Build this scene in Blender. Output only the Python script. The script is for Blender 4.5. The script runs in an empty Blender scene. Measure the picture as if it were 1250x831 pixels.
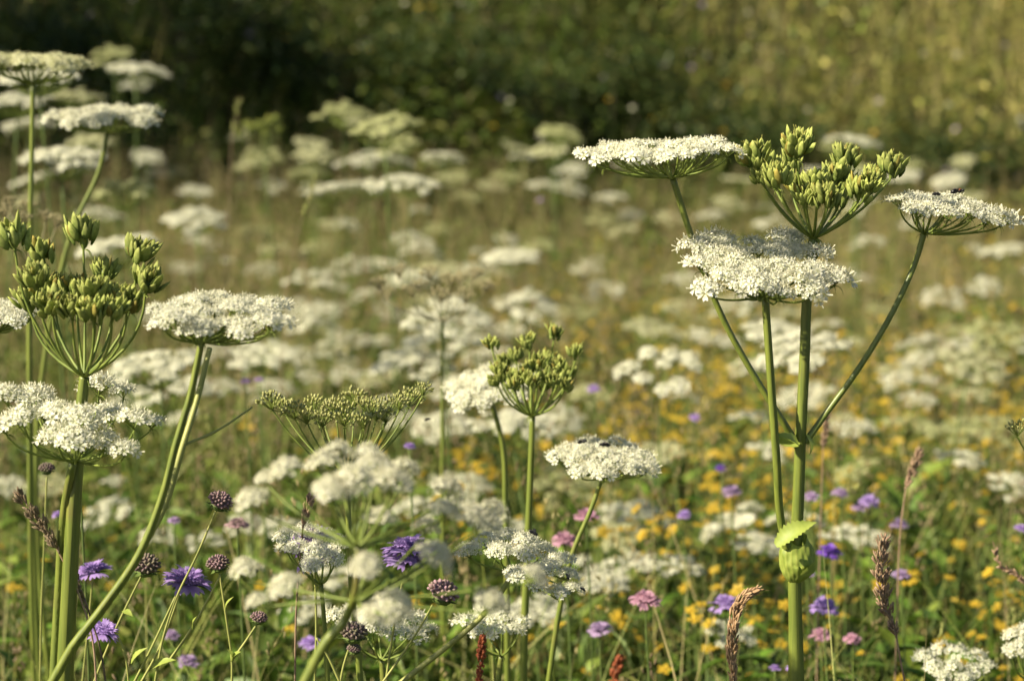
import bpy, math
import numpy as np
from mathutils import Vector, Matrix, Quaternion

S = bpy.context.scene
COL = S.collection
rad = math.radians
RNG = np.random.default_rng(7)

# ------------------------------------------------------------------ camera, sky, sun, exposure
CAM_H, PITCH, LENS = 1.25, 7.9, 70.0
FPX = 1250 * LENS / 36.0
cam = bpy.data.objects.new("camera", bpy.data.cameras.new("camera"))
COL.objects.link(cam)
cam.location = (0, 0, CAM_H)
cam.rotation_euler = (rad(90 - PITCH), 0, 0)
cam.data.lens = LENS
cam.data.sensor_width = 36
cam.data.clip_start = 0.05
cam.data.clip_end = 2000
cam.data.dof.use_dof = True
cam.data.dof.focus_distance = 2.0
cam.data.dof.aperture_fstop = 4.8
cam.data.dof.aperture_blades = 0
S.camera = cam

SUN_AZ, SUN_EL = 22.0, 36.0          # sun comes from the left, a little behind the camera
sd = Vector((-math.cos(rad(SUN_AZ)) * math.cos(rad(SUN_EL)), -math.sin(rad(SUN_AZ)) * math.cos(rad(SUN_EL)), math.sin(rad(SUN_EL))))
W = bpy.data.worlds.new("World")
S.world = W
W.use_nodes = True
nt = W.node_tree
sky = nt.nodes.new("ShaderNodeTexSky")
sky.sky_type = 'NISHITA'
sky.sun_disc = False
sky.sun_elevation = rad(SUN_EL)
sky.sun_rotation = math.atan2(sd.x, sd.y)
bg = nt.nodes["Background"]
bg.inputs[1].default_value = 0.055
nt.links.new(sky.outputs[0], bg.inputs[0])
sun = bpy.data.objects.new("sun", bpy.data.lights.new("sun", 'SUN'))
COL.objects.link(sun)
sun.data.energy = 5.0
sun.data.angle = rad(0.55)
sun.data.color = (1.0, 0.90, 0.72)
sun.rotation_euler = sd.to_track_quat('Z', 'Y').to_euler()
S.view_settings.view_transform = 'Standard'
S.view_settings.look = 'None'
S.view_settings.exposure = 1.12
S.view_settings.gamma = 1
S.view_settings.use_curve_mapping = False
S.render.engine = 'CYCLES'
S.cycles.max_bounces = 6
S.cycles.diffuse_bounces = 3
S.cycles.glossy_bounces = 2
S.cycles.transmission_bounces = 4
S.cycles.use_denoising = True

# ------------------------------------------------------------------ helpers
_t = rad(PITCH)
_F, _U = np.array([0, math.cos(_t), -math.sin(_t)]), np.array([0, math.sin(_t), math.cos(_t)])

def P(px, py, D):
    """the point seen at photo pixel px, py that stands D metres ahead of the camera"""
    d = _F + (px - 625) / FPX * np.array([1.0, 0, 0]) - (py - 415.5) / FPX * _U
    return np.array([0, 0, CAM_H]) + d * (D / d[1])

def size(px, D):
    return px * D / FPX

def nrm(v):
    v = np.asarray(v, float)
    return v / (np.linalg.norm(v) + 1e-12)

class MB:
    """collects pieces and links them as one mesh object"""
    def __init__(s):
        s.v, s.f, s.n, s.c = [], [], 0, []
    def add(s, v, faces, col=None):
        v = np.asarray(v, float)
        if len(v) == 0: return
        s.v.append(v)
        for f in (faces if isinstance(faces, list) else [faces]):
            if len(f): s.f.append(np.asarray(f, np.int64) + s.n)
        if col is not None: s.c.append(col)
        s.n += len(v)
    def stamp(s, tv, tf, R, T, col=None, tcol=None):
        """template tv, tf copied with matrices R (n,3,3) and places T (n,3)"""
        n, k = len(T), len(tv)
        v = (np.einsum('nij,kj->nki', R, tv) + T[:, None, :]).reshape(-1, 3)
        off = (np.arange(n) * k)[:, None, None]
        fs = [(np.asarray(f)[None] + off).reshape(-1, len(f[0])) for f in tf]
        if tcol is not None: cc = np.tile(tcol, (n, 1))
        else: cc = None if col is None else np.repeat(col, k, axis=0)
        s.add(v, fs, cc)
    def mesh(s, name, mat, smooth=True):
        me = bpy.data.meshes.new(name)
        v = np.concatenate(s.v)
        tot = np.concatenate([np.full(len(f), f.shape[1]) for f in s.f])
        idx = np.concatenate([f.ravel() for f in s.f])
        me.vertices.add(len(v)); me.vertices.foreach_set("co", v.astype(np.float32).ravel())
        me.loops.add(len(idx)); me.loops.foreach_set("vertex_index", idx.astype(np.int32))
        me.polygons.add(len(tot))
        me.polygons.foreach_set("loop_start", (np.cumsum(tot) - tot).astype(np.int32))
        me.polygons.foreach_set("loop_total", tot.astype(np.int32))
        if smooth: me.polygons.foreach_set("use_smooth", np.ones(len(tot), bool))
        if s.c:
            c = np.concatenate(s.c)
            a = me.color_attributes.new("tint", 'FLOAT_COLOR', 'POINT')
            a.data.foreach_set("color", np.c_[c, np.ones(len(c))].astype(np.float32).ravel())
        me.update(calc_edges=True)
        me.materials.append(mat)
        return me

def link(name, me, parent=None, loc=None, rot=None, scale=None):
    o = bpy.data.objects.new(name, me)
    COL.objects.link(o)
    if parent is not None: o.parent = parent
    if loc is not None: o.location = loc
    if rot is not None:
        o.rotation_mode = 'QUATERNION'; o.rotation_quaternion = rot
    if scale is not None: o.scale = (scale,) * 3
    return o

def part(name, mb, mat, root, smooth=True):
    """mesh built in world coordinates, made a child of the thing standing at root"""
    if mb.n == 0: return None
    off = np.zeros(3); p = root
    while p is not None:
        off += np.array(p.location); p = p.parent
    for k in range(len(mb.v)): mb.v[k] = mb.v[k] - off
    return link(name, mb.mesh(name, mat, smooth), root)

def thing(name, label, cat, loc, group=None):
    o = bpy.data.objects.new(name, None)
    o.empty_display_size = 0.05
    COL.objects.link(o)
    o.location = [float(q) for q in loc]
    o['label'] = label; o['category'] = cat
    if group: o['group'] = group
    return o

def kind(o, k):
    o['kind'] = k
    return o

def spline(pts, m=6):
    """smooth curve through the points (tangents weighted by chord length, so long segments do not overshoot)"""
    p = np.asarray(pts, float)
    if len(p) == 2:
        return np.array([p[0] + (p[1] - p[0]) * t for t in np.linspace(0, 1, m + 1)])
    d = np.linalg.norm(np.diff(p, axis=0), axis=1) + 1e-9
    v = np.diff(p, axis=0) / d[:, None]
    T = np.vstack([v[:1], (v[:-1] * d[1:, None] + v[1:] * d[:-1, None]) / (d[1:] + d[:-1])[:, None], v[-1:]])
    out = []
    for i in range(len(p) - 1):
        for t in np.linspace(0, 1, m, endpoint=False):
            h00, h10, h01, h11 = 2*t**3 - 3*t*t + 1, t**3 - 2*t*t + t, -2*t**3 + 3*t*t, t**3 - t*t
            out.append(h00 * p[i] + h10 * d[i] * T[i] + h01 * p[i + 1] + h11 * d[i] * T[i + 1])
    out.append(p[-1])
    return np.array(out)

def tube(mb, pts, r, n=8, ridge=0.0, cap=True):
    p = np.asarray(pts, float); m = len(p)
    r = np.interp(np.linspace(0, 1, m), np.linspace(0, 1, len(r)), r) if np.ndim(r) else np.full(m, r)
    t = np.gradient(p, axis=0); t /= np.linalg.norm(t, axis=1)[:, None] + 1e-12
    ref = np.array([0, 1, 0.0]) if abs(t[0][1]) < 0.8 else np.array([1.0, 0, 0])
    a0 = nrm(np.cross(t[0], ref)); V = []
    ang = np.arange(n) * 2 * math.pi / n
    k = 1 + ridge * np.where(np.arange(n) % 2 == 0, 1, -1)
    for i in range(m):
        a0 = nrm(a0 - t[i] * np.dot(a0, t[i])); b = np.cross(t[i], a0)
        V.append(p[i] + r[i] * k[:, None] * (np.cos(ang)[:, None] * a0 + np.sin(ang)[:, None] * b))
    V = np.concatenate(V)
    i, j = np.meshgrid(np.arange(m - 1), np.arange(n), indexing='ij')
    i, j = i.ravel(), j.ravel(); j2 = (j + 1) % n
    F = np.c_[i * n + j, i * n + j2, (i + 1) * n + j2, (i + 1) * n + j]
    fs = [F]
    if cap: fs.append(np.array([[(m - 1) * n + q for q in range(n)]]))
    mb.add(V, fs)

def bez(a, b, c, m=7):
    t = np.linspace(0, 1, m)[:, None]
    return (1 - t) ** 2 * a + 2 * t * (1 - t) * b + t * t * c

def frames(N, rng, spin=True):
    """rotation matrices whose z axis is each N"""
    N = N / (np.linalg.norm(N, axis=1)[:, None] + 1e-12)
    ref = np.where(np.abs(N[:, 2:3]) < 0.9, [[0, 0, 1.0]], [[1.0, 0, 0]])
    X = np.cross(ref, N); X /= np.linalg.norm(X, axis=1)[:, None]
    Y = np.cross(N, X)
    if spin:
        a = rng.uniform(0, 2 * math.pi, len(N))[:, None]
        X, Y = np.cos(a) * X + np.sin(a) * Y, -np.sin(a) * X + np.cos(a) * Y
    return np.stack([X, Y, N], axis=2)

def ellipsoid(n=6, m=4):
    v = [[0, 0, -1]]
    for i in range(1, m):
        a = -math.pi / 2 + math.pi * i / m
        for j in range(n):
            b = 2 * math.pi * j / n
            v.append([math.cos(a) * math.cos(b), math.cos(a) * math.sin(b), math.sin(a)])
    v.append([0, 0, 1])
    q, tr = [], []
    for j in range(n):
        j2 = (j + 1) % n
        tr.append([0, 1 + j2, 1 + j]); tr.append([len(v) - 1, 1 + (m - 2) * n + j, 1 + (m - 2) * n + j2])
        for i in range(m - 2):
            q.append([1 + i * n + j, 1 + i * n + j2, 1 + (i + 1) * n + j2, 1 + (i + 1) * n + j])
    return np.array(v, float), ([np.array(tr), np.array(q)] if q else [np.array(tr)])

# ------------------------------------------------------------------ materials
def mat(name, col, col2=None, rough=0.6, transl=0.0, scale=60.0, tcol=None, tint=False, spec=0.3, rand=0.12, stretch=None):
    m = bpy.data.materials.new(name); m.use_nodes = True
    t = m.node_tree; N = t.nodes; L = t.links
    b = N["Principled BSDF"]; b.inputs["Roughness"].default_value = rough
    b.inputs["Specular IOR Level"].default_value = spec
    col2 = col2 or tuple(c * 0.7 for c in col)
    tc = N.new("ShaderNodeTexCoord"); nz = N.new("ShaderNodeTexNoise"); nz.inputs["Scale"].default_value = scale; nz.inputs["Detail"].default_value = 4
    if stretch:
        mp = N.new("ShaderNodeMapping"); mp.inputs["Scale"].default_value = stretch
        L.new(tc.outputs["Object"], mp.inputs[0]); L.new(mp.outputs[0], nz.inputs["Vector"])
    else:
        L.new(tc.outputs["Object"], nz.inputs["Vector"])
    rp = N.new("ShaderNodeValToRGB"); rp.color_ramp.elements[0].position = 0.35; rp.color_ramp.elements[1].position = 0.65
    rp.color_ramp.elements[0].color = (*col2, 1); rp.color_ramp.elements[1].color = (*col, 1)
    L.new(nz.outputs[0], rp.inputs[0]); out = rp.outputs[0]
    if tint:
        at = N.new("ShaderNodeAttribute"); at.attribute_name = "tint"
        mx = N.new("ShaderNodeMixRGB"); mx.blend_type = 'MULTIPLY'; mx.inputs[0].default_value = 1
        L.new(at.outputs[0], mx.inputs[1]); L.new(out, mx.inputs[2]); out = mx.outputs[0]
    if rand:
        oi = N.new("ShaderNodeObjectInfo"); mr = N.new("ShaderNodeMapRange")
        mr.inputs[3].default_value = 1 - rand; mr.inputs[4].default_value = 1 + rand
        L.new(oi.outputs["Random"], mr.inputs[0])
        hs = N.new("ShaderNodeHueSaturation"); L.new(mr.outputs[0], hs.inputs["Value"]); L.new(out, hs.inputs["Color"]); out = hs.outputs[0]
    L.new(out, b.inputs["Base Color"])
    if transl:
        tr = N.new("ShaderNodeBsdfTranslucent"); ms = N.new("ShaderNodeMixShader"); ms.inputs[0].default_value = transl
        if tcol:
            mx = N.new("ShaderNodeMixRGB"); mx.blend_type = 'MULTIPLY'; mx.inputs[0].default_value = 1; mx.inputs[2].default_value = (*tcol, 1)
            L.new(out, mx.inputs[1]); L.new(mx.outputs[0], tr.inputs[0])
        else: L.new(out, tr.inputs[0])
        L.new(b.outputs[0], ms.inputs[1]); L.new(tr.outputs[0], ms.inputs[2])
        L.new(ms.outputs[0], N["Material Output"].inputs[0])
    return m

M_WHITE = mat("petal_white", (0.80, 0.78, 0.68), (0.72, 0.71, 0.58), 0.6, 0.28, 90, rand=0.05, tint=True)
M_CREAM = mat("petal_cream", (0.72, 0.70, 0.50), (0.55, 0.55, 0.32), 0.6, 0.34, 60, rand=0.08, tint=True)
M_LIME = mat("petal_greenish", (0.54, 0.54, 0.30), (0.41, 0.43, 0.21), 0.6, 0.3, 60, rand=0.08, tint=True)
M_PUFF = mat("petal_fluffy", (0.80, 0.77, 0.65), (0.68, 0.66, 0.52), 0.6, 0.34, 90, rand=0.03, tint=True)
M_RAY = mat("ray_green", (0.22, 0.27, 0.05), (0.14, 0.19, 0.035), 0.5, 0.12, 70)
M_STEM = mat("stem_green", (0.185, 0.215, 0.034), (0.115, 0.15, 0.024), 0.42, 0.0, 9, stretch=(30, 30, 2.0), rand=0.06, spec=0.5)
_t2 = M_STEM.node_tree; _b = _t2.nodes["Principled BSDF"]; _src = _b.inputs["Base Color"].links[0].from_socket
_n = _t2.nodes.new("ShaderNodeTexNoise"); _n.inputs["Scale"].default_value = 14; _n.inputs["Detail"].default_value = 6
_tc = _t2.nodes.new("ShaderNodeTexCoord"); _t2.links.new(_tc.outputs["Object"], _n.inputs["Vector"])
_r = _t2.nodes.new("ShaderNodeMapRange"); _r.inputs[1].default_value = 0.56; _r.inputs[2].default_value = 0.72; _r.inputs[4].default_value = 0.55
_t2.links.new(_n.outputs[0], _r.inputs[0])
_m = _t2.nodes.new("ShaderNodeMixRGB"); _m.inputs[2].default_value = (0.17, 0.10, 0.045, 1)
_t2.links.new(_r.outputs[0], _m.inputs[0]); _t2.links.new(_src, _m.inputs[1]); _t2.links.new(_m.outputs[0], _b.inputs["Base Color"])
M_TWIG = mat("stem_pale", (0.34, 0.34, 0.10), (0.22, 0.24, 0.06), 0.5, 0.0, 30, rand=0.1)
M_SEED = mat("seed_green", (0.38, 0.425, 0.125), (0.24, 0.30, 0.07), 0.7, 0.32, 320, tint=True)
M_YSEED = mat("seed_young", (0.40, 0.39, 0.15), (0.26, 0.27, 0.07), 0.5, 0.1, 120)
M_BSEED = mat("seed_brown", (0.34, 0.29, 0.15), (0.22, 0.20, 0.09), 0.7, 0.0, 90)
M_SHEATH = mat("sheath_green", (0.36, 0.42, 0.085), (0.27, 0.34, 0.06), 0.5, 0.3, 90, rand=0)
M_VEIN = mat("sheath_veined", (0.40, 0.45, 0.10), (0.30, 0.36, 0.07), 0.55, 0.3, 120, rand=0, tint=True)
M_BRACT = mat("bract_green", (0.13, 0.18, 0.04), (0.08, 0.12, 0.03), 0.6, 0.1, 90)
M_PURPLE = mat("petal_purple", (0.49, 0.35, 0.66), (0.37, 0.23, 0.54), 0.6, 0.35, 120)
M_VIOLET = mat("petal_violet", (0.20, 0.09, 0.46), (0.13, 0.05, 0.32), 0.6, 0.3, 120)
M_MAUVE = mat("petal_mauve", (0.46, 0.33, 0.50), (0.35, 0.24, 0.40), 0.6, 0.3, 120)
M_PINK = mat("petal_pink", (0.60, 0.34, 0.42), (0.46, 0.24, 0.32), 0.6, 0.3, 120)
M_KNOB = mat("knob_dull", (0.17, 0.16, 0.085), (0.15, 0.09, 0.10), 0.7, 0.0, 240, rand=0.15)
M_KNOBP = mat("knob_mauve", (0.32, 0.19, 0.22), (0.17, 0.13, 0.09), 0.7, 0.0, 240, rand=0.15)
M_YELLOW = mat("petal_yellow", (0.54, 0.39, 0.035), (0.49, 0.315, 0.025), 0.6, 0.3, 40, rand=0.15)
M_SPIKE = mat("spike_brown", (0.40, 0.28, 0.17), (0.25, 0.16, 0.10), 0.7, 0.1, 160)
M_SPIKED = mat("spike_dark", (0.23, 0.17, 0.10), (0.12, 0.09, 0.05), 0.7, 0.0, 160)
M_STRAW = mat("spike_straw", (0.48, 0.32, 0.17), (0.33, 0.20, 0.10), 0.7, 0.1, 160)
M_RED = mat("spike_red", (0.36, 0.10, 0.035), (0.20, 0.05, 0.02), 0.7, 0.1, 160)
M_GRASS = mat("grass_blade", (1, 1, 1), (0.72, 0.72, 0.66), 0.5, 0.27, 8, tint=True, rand=0, spec=0.3)
M_HERB = mat("herb_leaf", (1, 1, 1), (0.66, 0.68, 0.6), 0.5, 0.24, 20, tint=True, rand=0, spec=0.35)
M_SOIL = mat("soil", (0.055, 0.045, 0.022), (0.03, 0.028, 0.012), 0.95, 0, 6, rand=0)
M_BARK = mat("bark", (0.12, 0.09, 0.06), (0.06, 0.045, 0.03), 0.9, 0, 8, rand=0)
M_CHIT = mat("insect_black", (0.02, 0.017, 0.015), (0.01, 0.01, 0.01), 0.35, 0, 300, rand=0)
M_AMBER = mat("insect_amber", (0.45, 0.16, 0.03), (0.25, 0.08, 0.02), 0.5, 0, 300, rand=0)
M_WING = mat("insect_wing", (0.20, 0.17, 0.13), (0.13, 0.11, 0.09), 0.25, 0.4, 300, rand=0)

# ------------------------------------------------------------------ terrain
def ground_z(x, y):
    x = np.asarray(x, float); y = np.asarray(y, float)
    foot = 11.0 + 0.12 * np.clip(x, -6, 12) + 0.35 * np.sin(x * 0.7)
    d = np.maximum(y - foot, 0)
    slope = 0.62 * (1 - np.exp(-d / 1.2)) * d
    z = slope * (1.0 - 0.16 * np.clip(x / 6, -1, 1.6))
    z = np.where(z > 9, 9 + (z - 9) * 0.3, z)
    u = np.clip((y - 6.5) / 4.0, 0, 1); q = np.clip((1.2 - x) / 2.4, 0, 1)      # the meadow swells a little on the far left
    z = z + 0.24 * u * u * (3 - 2 * u) * q * q * (3 - 2 * q)
    return z + 0.03 * np.sin(x * 1.7 + y * 0.6) + 0.02 * np.sin(y * 2.3 - x)

gx = np.concatenate([np.linspace(-400, -30, 14), np.linspace(-28, 28, 90), np.linspace(30, 400, 14)])
gy = np.concatenate([np.linspace(-300, -10, 10), np.linspace(-8, 40, 100), np.linspace(44, 500, 20)])
X, Y = np.meshgrid(gx, gy)
mb = MB(); nx, ny = len(gx), len(gy)
i, j = np.meshgrid(np.arange(ny - 1), np.arange(nx - 1), indexing='ij'); i, j = i.ravel(), j.ravel()
mb.add(np.c_[X.ravel(), Y.ravel(), ground_z(X, Y).ravel()], np.c_[i * nx + j, i * nx + j + 1, (i + 1) * nx + j + 1, (i + 1) * nx + j])
kind(link("ground", mb.mesh("ground", M_SOIL)), 'structure')

# ------------------------------------------------------------------ ground cover (nobody could count it)
def blades(n, xy, h, w, lean, cols, seg=4, z=None, curl=1.6):
    """n tapering strips"""
    rng = RNG
    a = rng.uniform(0, 2 * math.pi, n); b = a + rng.normal(0, 1.0, n) + math.pi / 2
    t = np.linspace(0, 1, seg + 1)
    hd = np.c_[np.cos(a), np.sin(a)]; wd = np.c_[np.cos(b), np.sin(b)]
    ln = (h * lean)[:, None]
    ctr = np.zeros((n, seg + 1, 3))
    ctr[:, :, :2] = xy[:, None, :] + hd[:, None, :] * (ln * t[None] ** curl)[:, :, None]
    base = ground_z(xy[:, 0], xy[:, 1]) if z is None else z
    ctr[:, :, 2] = base[:, None] + h[:, None] * (t[None] * (1 - 0.35 * np.clip(ln / h[:, None], 0, 1) * t[None] ** 2))
    ww = w[:, None] * np.clip(1.0 - t[None] ** 2 * 0.93, 0.05, 1) * 0.5
    V = np.empty((n, seg + 1, 2, 3))
    for s, sg in ((0, -1), (1, 1)):
        V[:, :, s, :] = ctr; V[:, :, s, :2] += sg * wd[:, None, :] * ww[:, :, None]
    k = np.arange(seg)
    f = np.c_[2 * k, 2 * k + 1, 2 * k + 3, 2 * k + 2]
    F = (f[None] + (np.arange(n) * 2 * (seg + 1))[:, None, None]).reshape(-1, 4)
    return V.reshape(-1, 3), F, np.repeat(cols, 2 * (seg + 1), axis=0), ctr

def field(n, y0, y1, wid=0.33, pad=0.6, power=1.0):
    y = y0 + (y1 - y0) * RNG.random(n) ** power
    return np.c_[RNG.uniform(-1, 1, n) * (wid * y + pad), y]

def pick(n, pal, jit=0.2):
    p = np.array(pal)[RNG.integers(0, len(pal), n)]
    return p * RNG.uniform(1 - jit, 1 + jit, (n, 1))

GREENS = [(0.135, 0.20, 0.026), (0.09, 0.16, 0.02), (0.17, 0.215, 0.032), (0.205, 0.22, 0.045), (0.115, 0.21, 0.02)]
STRAWS = [(0.38, 0.31, 0.115), (0.28, 0.225, 0.085), (0.33, 0.29, 0.085), (0.23, 0.17, 0.08)]

def patch(xy):
    """slow patchiness that makes the sward uneven"""
    return np.sin(xy[:, 0] * 2.1 + 1.3 * np.sin(xy[:, 1] * 1.1)) * np.sin(xy[:, 1] * 1.7 + xy[:, 0] * 0.7)

n = 42000
nc = 2300                                         # tussocks: blades stand in clumps of one colour
cxy = field(nc, 1.2, 11.5)
cg = pick(nc, GREENS, 0.35)
dry = RNG.random(nc) < np.clip((cxy[:, 1] - 3.8) / 7.5, 0.07, 0.55)
cg[dry] = pick(dry.sum(), STRAWS, 0.35)
ch = RNG.uniform(0.7, 1.35, nc)
w = RNG.integers(0, nc, n)
xy = cxy[w] + RNG.normal(0, 0.045, (n, 2))
loose = RNG.random(n) < 0.3
xy[loose] = field(loose.sum(), 1.2, 11.5)
c = cg[w] * RNG.uniform(0.75, 1.3, (n, 1))
h = RNG.uniform(0.16, 0.44, n) * ch[w] * np.where(xy[:, 1] < 3, 0.85, 1)
wd_ = RNG.uniform(0.0025, 0.007, n) * np.clip(xy[:, 1] / 5, 0.9, 1.7)
v, f, cc, _ = blades(n, xy, h, wd_, RNG.uniform(0.1, 0.9, n), c)
mb = MB(); mb.add(v, f, cc)
n = 1300                                         # broader pale blades that lean through the nearer sward
xy = field(n, 2.15, 5.5, power=.8)
v, f, cc, _ = blades(n, xy, RNG.uniform(0.3, 0.62, n), RNG.uniform(0.004, 0.0085, n), RNG.uniform(0.3, 1.3, n), pick(n, [(0.30, 0.33, 0.08), (0.25, 0.30, 0.06), (0.38, 0.36, 0.13)]), seg=6)
mb.add(v, f, cc)
n = 300                                          # crisp thin stalks at the near edge
xy = field(n, 1.75, 2.7)
v, f, cc, _ = blades(n, xy, RNG.uniform(0.5, 0.74, n), RNG.uniform(0.0014, 0.003, n), RNG.uniform(0.1, 0.8, n), pick(n, [(0.32, 0.33, 0.09), (0.40, 0.34, 0.15), (0.22, 0.27, 0.05)]), seg=7)
mb.add(v, f, cc)
n = 1500                                         # bright thin stalks standing above the sward
xy = field(n, 2.2, 10.5)
v, f, cc, _ = blades(n, xy, RNG.uniform(0.38, 0.72, n), RNG.uniform(0.002, 0.0042, n), RNG.uniform(0.05, 0.6, n), pick(n, [(0.36, 0.36, 0.11), (0.44, 0.36, 0.17), (0.28, 0.32, 0.07)]), seg=5)
mb.add(v, f, cc)
kind(link("meadow_grass", mb.mesh("meadow_grass", M_GRASS)), 'stuff')

# tall seeding grass: thin culms with loose spikelets
n = 6500
xy = field(n, 2.4, 11.3)
keep = RNG.random(n) < np.clip((xy[:, 1] - 2.0) / 4.5, 0.16, 1)
xy = xy[keep]; n = len(xy)
h = RNG.uniform(0.42, 0.82, n)
c = pick(n, STRAWS + [(0.20, 0.20, 0.06)])
v, f, cc, ctr = blades(n, xy, h, RNG.uniform(0.0018, 0.003, n) * np.clip(xy[:, 1] / 5, 1, 1.6), RNG.uniform(0.05, 0.4, n), c)
mb = MB(); mb.add(v, f, cc)
ev, ef = ellipsoid(4, 3)
k = 16
t = RNG.uniform(0.72, 1.0, (n, k))
ti = t * 4; i0 = np.clip(ti.astype(int), 0, 3); fr = (ti - i0)[..., None]
r_ = np.arange(n)[:, None]
T = ctr[r_, i0] * (1 - fr) + ctr[r_, i0 + 1] * fr
T = T + RNG.normal(0, 1, T.shape) * (0.004 + 0.022 * (1 - t))[..., None] * np.array([1, 1, 0.5])
T = T.reshape(-1, 3)
R = frames(np.c_[RNG.normal(0, 0.35, len(T)), RNG.normal(0, 0.35, len(T)), np.ones(len(T))], RNG) * np.array([0.0017, 0.0017, 0.0055])[None, None, :]
sc = np.repeat(pick(n, [(0.44, 0.35, 0.17), (0.34, 0.26, 0.13), (0.46, 0.40, 0.18), (0.35, 0.25, 0.15), (0.34, 0.35, 0.11)], .35), k, axis=0)
mb.stamp(ev, ef, R, T, sc)
kind(link("seeding_grass", mb.mesh("seeding_grass", M_GRASS)), 'stuff')

# broad and narrow herb leaves low in the sward
def leaf_template(seg=4, fold=0.25, bend=0.35):
    v, q = [], []
    for i in range(seg + 1):
        t = i / seg; w = 0.5 * math.sin(math.pi * min(1, 0.06 + 0.94 * t) ** 0.8) * (1 if i < seg else 0.05)
        z = -bend * t * t
        v += [[-w, t, z + fold * w], [0, t, z], [w, t, z + fold * w]]
    for i in range(seg):
        a = 3 * i
        q += [[a, a + 1, a + 4, a + 3], [a + 1, a + 2, a + 5, a + 4]]
    return np.array(v), [np.array(q)]
LV, LF = leaf_template()

def leaves(mb, T, length, width, cols, up=0.5):
    n = len(T)
    a = RNG.uniform(0, 2 * math.pi, n); e = RNG.normal(up, 0.4, n)
    Yd = np.c_[np.cos(a) * np.cos(e), np.sin(a) * np.cos(e), np.sin(e)]
    Zd = np.c_[-np.cos(a) * np.sin(e), -np.sin(a) * np.sin(e), np.cos(e)] + RNG.normal(0, 0.25, (n, 3))
    Xd = np.cross(Yd, Zd); Xd /= np.linalg.norm(Xd, axis=1)[:, None]
    Zd = np.cross(Xd, Yd)
    R = np.stack([Xd * width[:, None], Yd * length[:, None], Zd * length[:, None]], axis=2)
    mb.stamp(LV, LF, R, T, cols)

mb = MB()
n = 26000
xy = field(n, 1.6, 11.5, power=1.0)
T = np.c_[xy, ground_z(xy[:, 0], xy[:, 1]) + RNG.uniform(0.04, 0.36, n) ** 1.0]
leaves(mb, T, RNG.uniform(0.025, 0.08, n), RNG.uniform(0.008, 0.03, n), pick(n, GREENS + [(0.12, 0.20, 0.025), (0.20, 0.26, 0.04)]))
nk = 320                                         # dark-coloured leaf tufts stand in for shaded gaps between the grasses
kxy = field(nk, 2.2, 10.5)
n = 11000
w = RNG.integers(0, nk, n)
xy = kxy[w] + RNG.normal(0, .075, (n, 2))
T = np.c_[xy, ground_z(xy[:, 0], xy[:, 1]) + RNG.uniform(0.03, 0.34, n) * RNG.uniform(.5, 1.15, nk)[w]]
leaves(mb, T, RNG.uniform(0.035, 0.09, n), RNG.uniform(0.014, 0.036, n), pick(nk, [(0.06, 0.11, 0.016), (0.075, 0.13, 0.02), (0.05, 0.09, 0.016), (0.10, 0.15, 0.025)], .2)[w] * RNG.uniform(.8, 1.2, (n, 1)))
n = 1100
xy = field(n, 1.9, 5.5)
T = np.c_[xy, ground_z(xy[:, 0], xy[:, 1]) + RNG.uniform(0.06, 0.32, n)]
leaves(mb, T, RNG.uniform(0.07, 0.15, n), RNG.uniform(0.025, 0.055, n), pick(n, [(0.16, 0.25, 0.03), (0.12, 0.20, 0.025), (0.20, 0.27, 0.04)]))
kind(link("leafy_herbs", mb.mesh("leafy_herbs", M_HERB)), 'stuff')

# the bank behind: dense herbs, taller tufts and pale or yellow flower dots
mb = MB()
n = 52000
y = 10.6 + 8.5 * RNG.random(n) ** 1.25
xy = np.c_[RNG.uniform(-1, 1, n) * (0.34 * y + 0.8), y]
hump = 0.35 + 0.3 * patch(xy * 0.9) + 0.15 * np.sin(xy[:, 0] * 3.1 + xy[:, 1] * 2.0)
T = np.c_[xy, ground_z(xy[:, 0], xy[:, 1]) + RNG.random(n) * np.clip(0.25 + hump, 0.15, 0.9)]
lit_share = np.clip((xy[:, 0] - 0.4) * 0.4 + (xy[:, 1] - 13.5) * 0.16, 0, 0.75)  # share of straw leaves, lightened right and upslope to paint the sunlit slope
c = pick(n, [(0.11, 0.15, 0.022), (0.08, 0.12, 0.018), (0.14, 0.17, 0.028), (0.16, 0.16, 0.04)], 0.3)
lit_straw = RNG.random(n) < lit_share
c[lit_straw] = pick(lit_straw.sum(), [(0.46, 0.43, 0.10), (0.38, 0.38, 0.08), (0.50, 0.44, 0.12), (0.24, 0.29, 0.05), (0.16, 0.21, 0.035)], 0.35)
kp = RNG.random(n) > lit_share * .35
T, c = T[kp], c[kp]; n = len(T)
leaves(mb, T, RNG.uniform(0.05, 0.12, n), RNG.uniform(0.016, 0.045, n), c)
kind(link("bank_herbs", mb.mesh("bank_herbs", M_HERB)), 'stuff')

n = 22000
y = 10.8 + 8.5 * RNG.random(n) ** 1.2
xy = np.c_[RNG.uniform(-1, 1, n) * (0.34 * y + 0.8), y]
c = pick(n, GREENS)
lit_straw = RNG.random(n) < np.clip(0.25 + (xy[:, 0] - 0.4) * 0.3 + (xy[:, 1] - 13.5) * 0.12, 0.15, 0.85)  # blades turn pale straw the same way, sunlight put into their colour
c[lit_straw] = pick(lit_straw.sum(), [(0.50, 0.43, 0.15), (0.42, 0.40, 0.11), (0.56, 0.46, 0.18), (0.36, 0.36, 0.09)], .3)
v, f, cc, _ = blades(n, xy, RNG.uniform(0.3, 0.8, n), RNG.uniform(0.004, 0.012, n), RNG.uniform(0.1, 0.7, n), c)
mb = MB(); mb.add(v, f, cc)
kind(link("bank_grass", mb.mesh("bank_grass", M_GRASS)), 'stuff')

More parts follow.
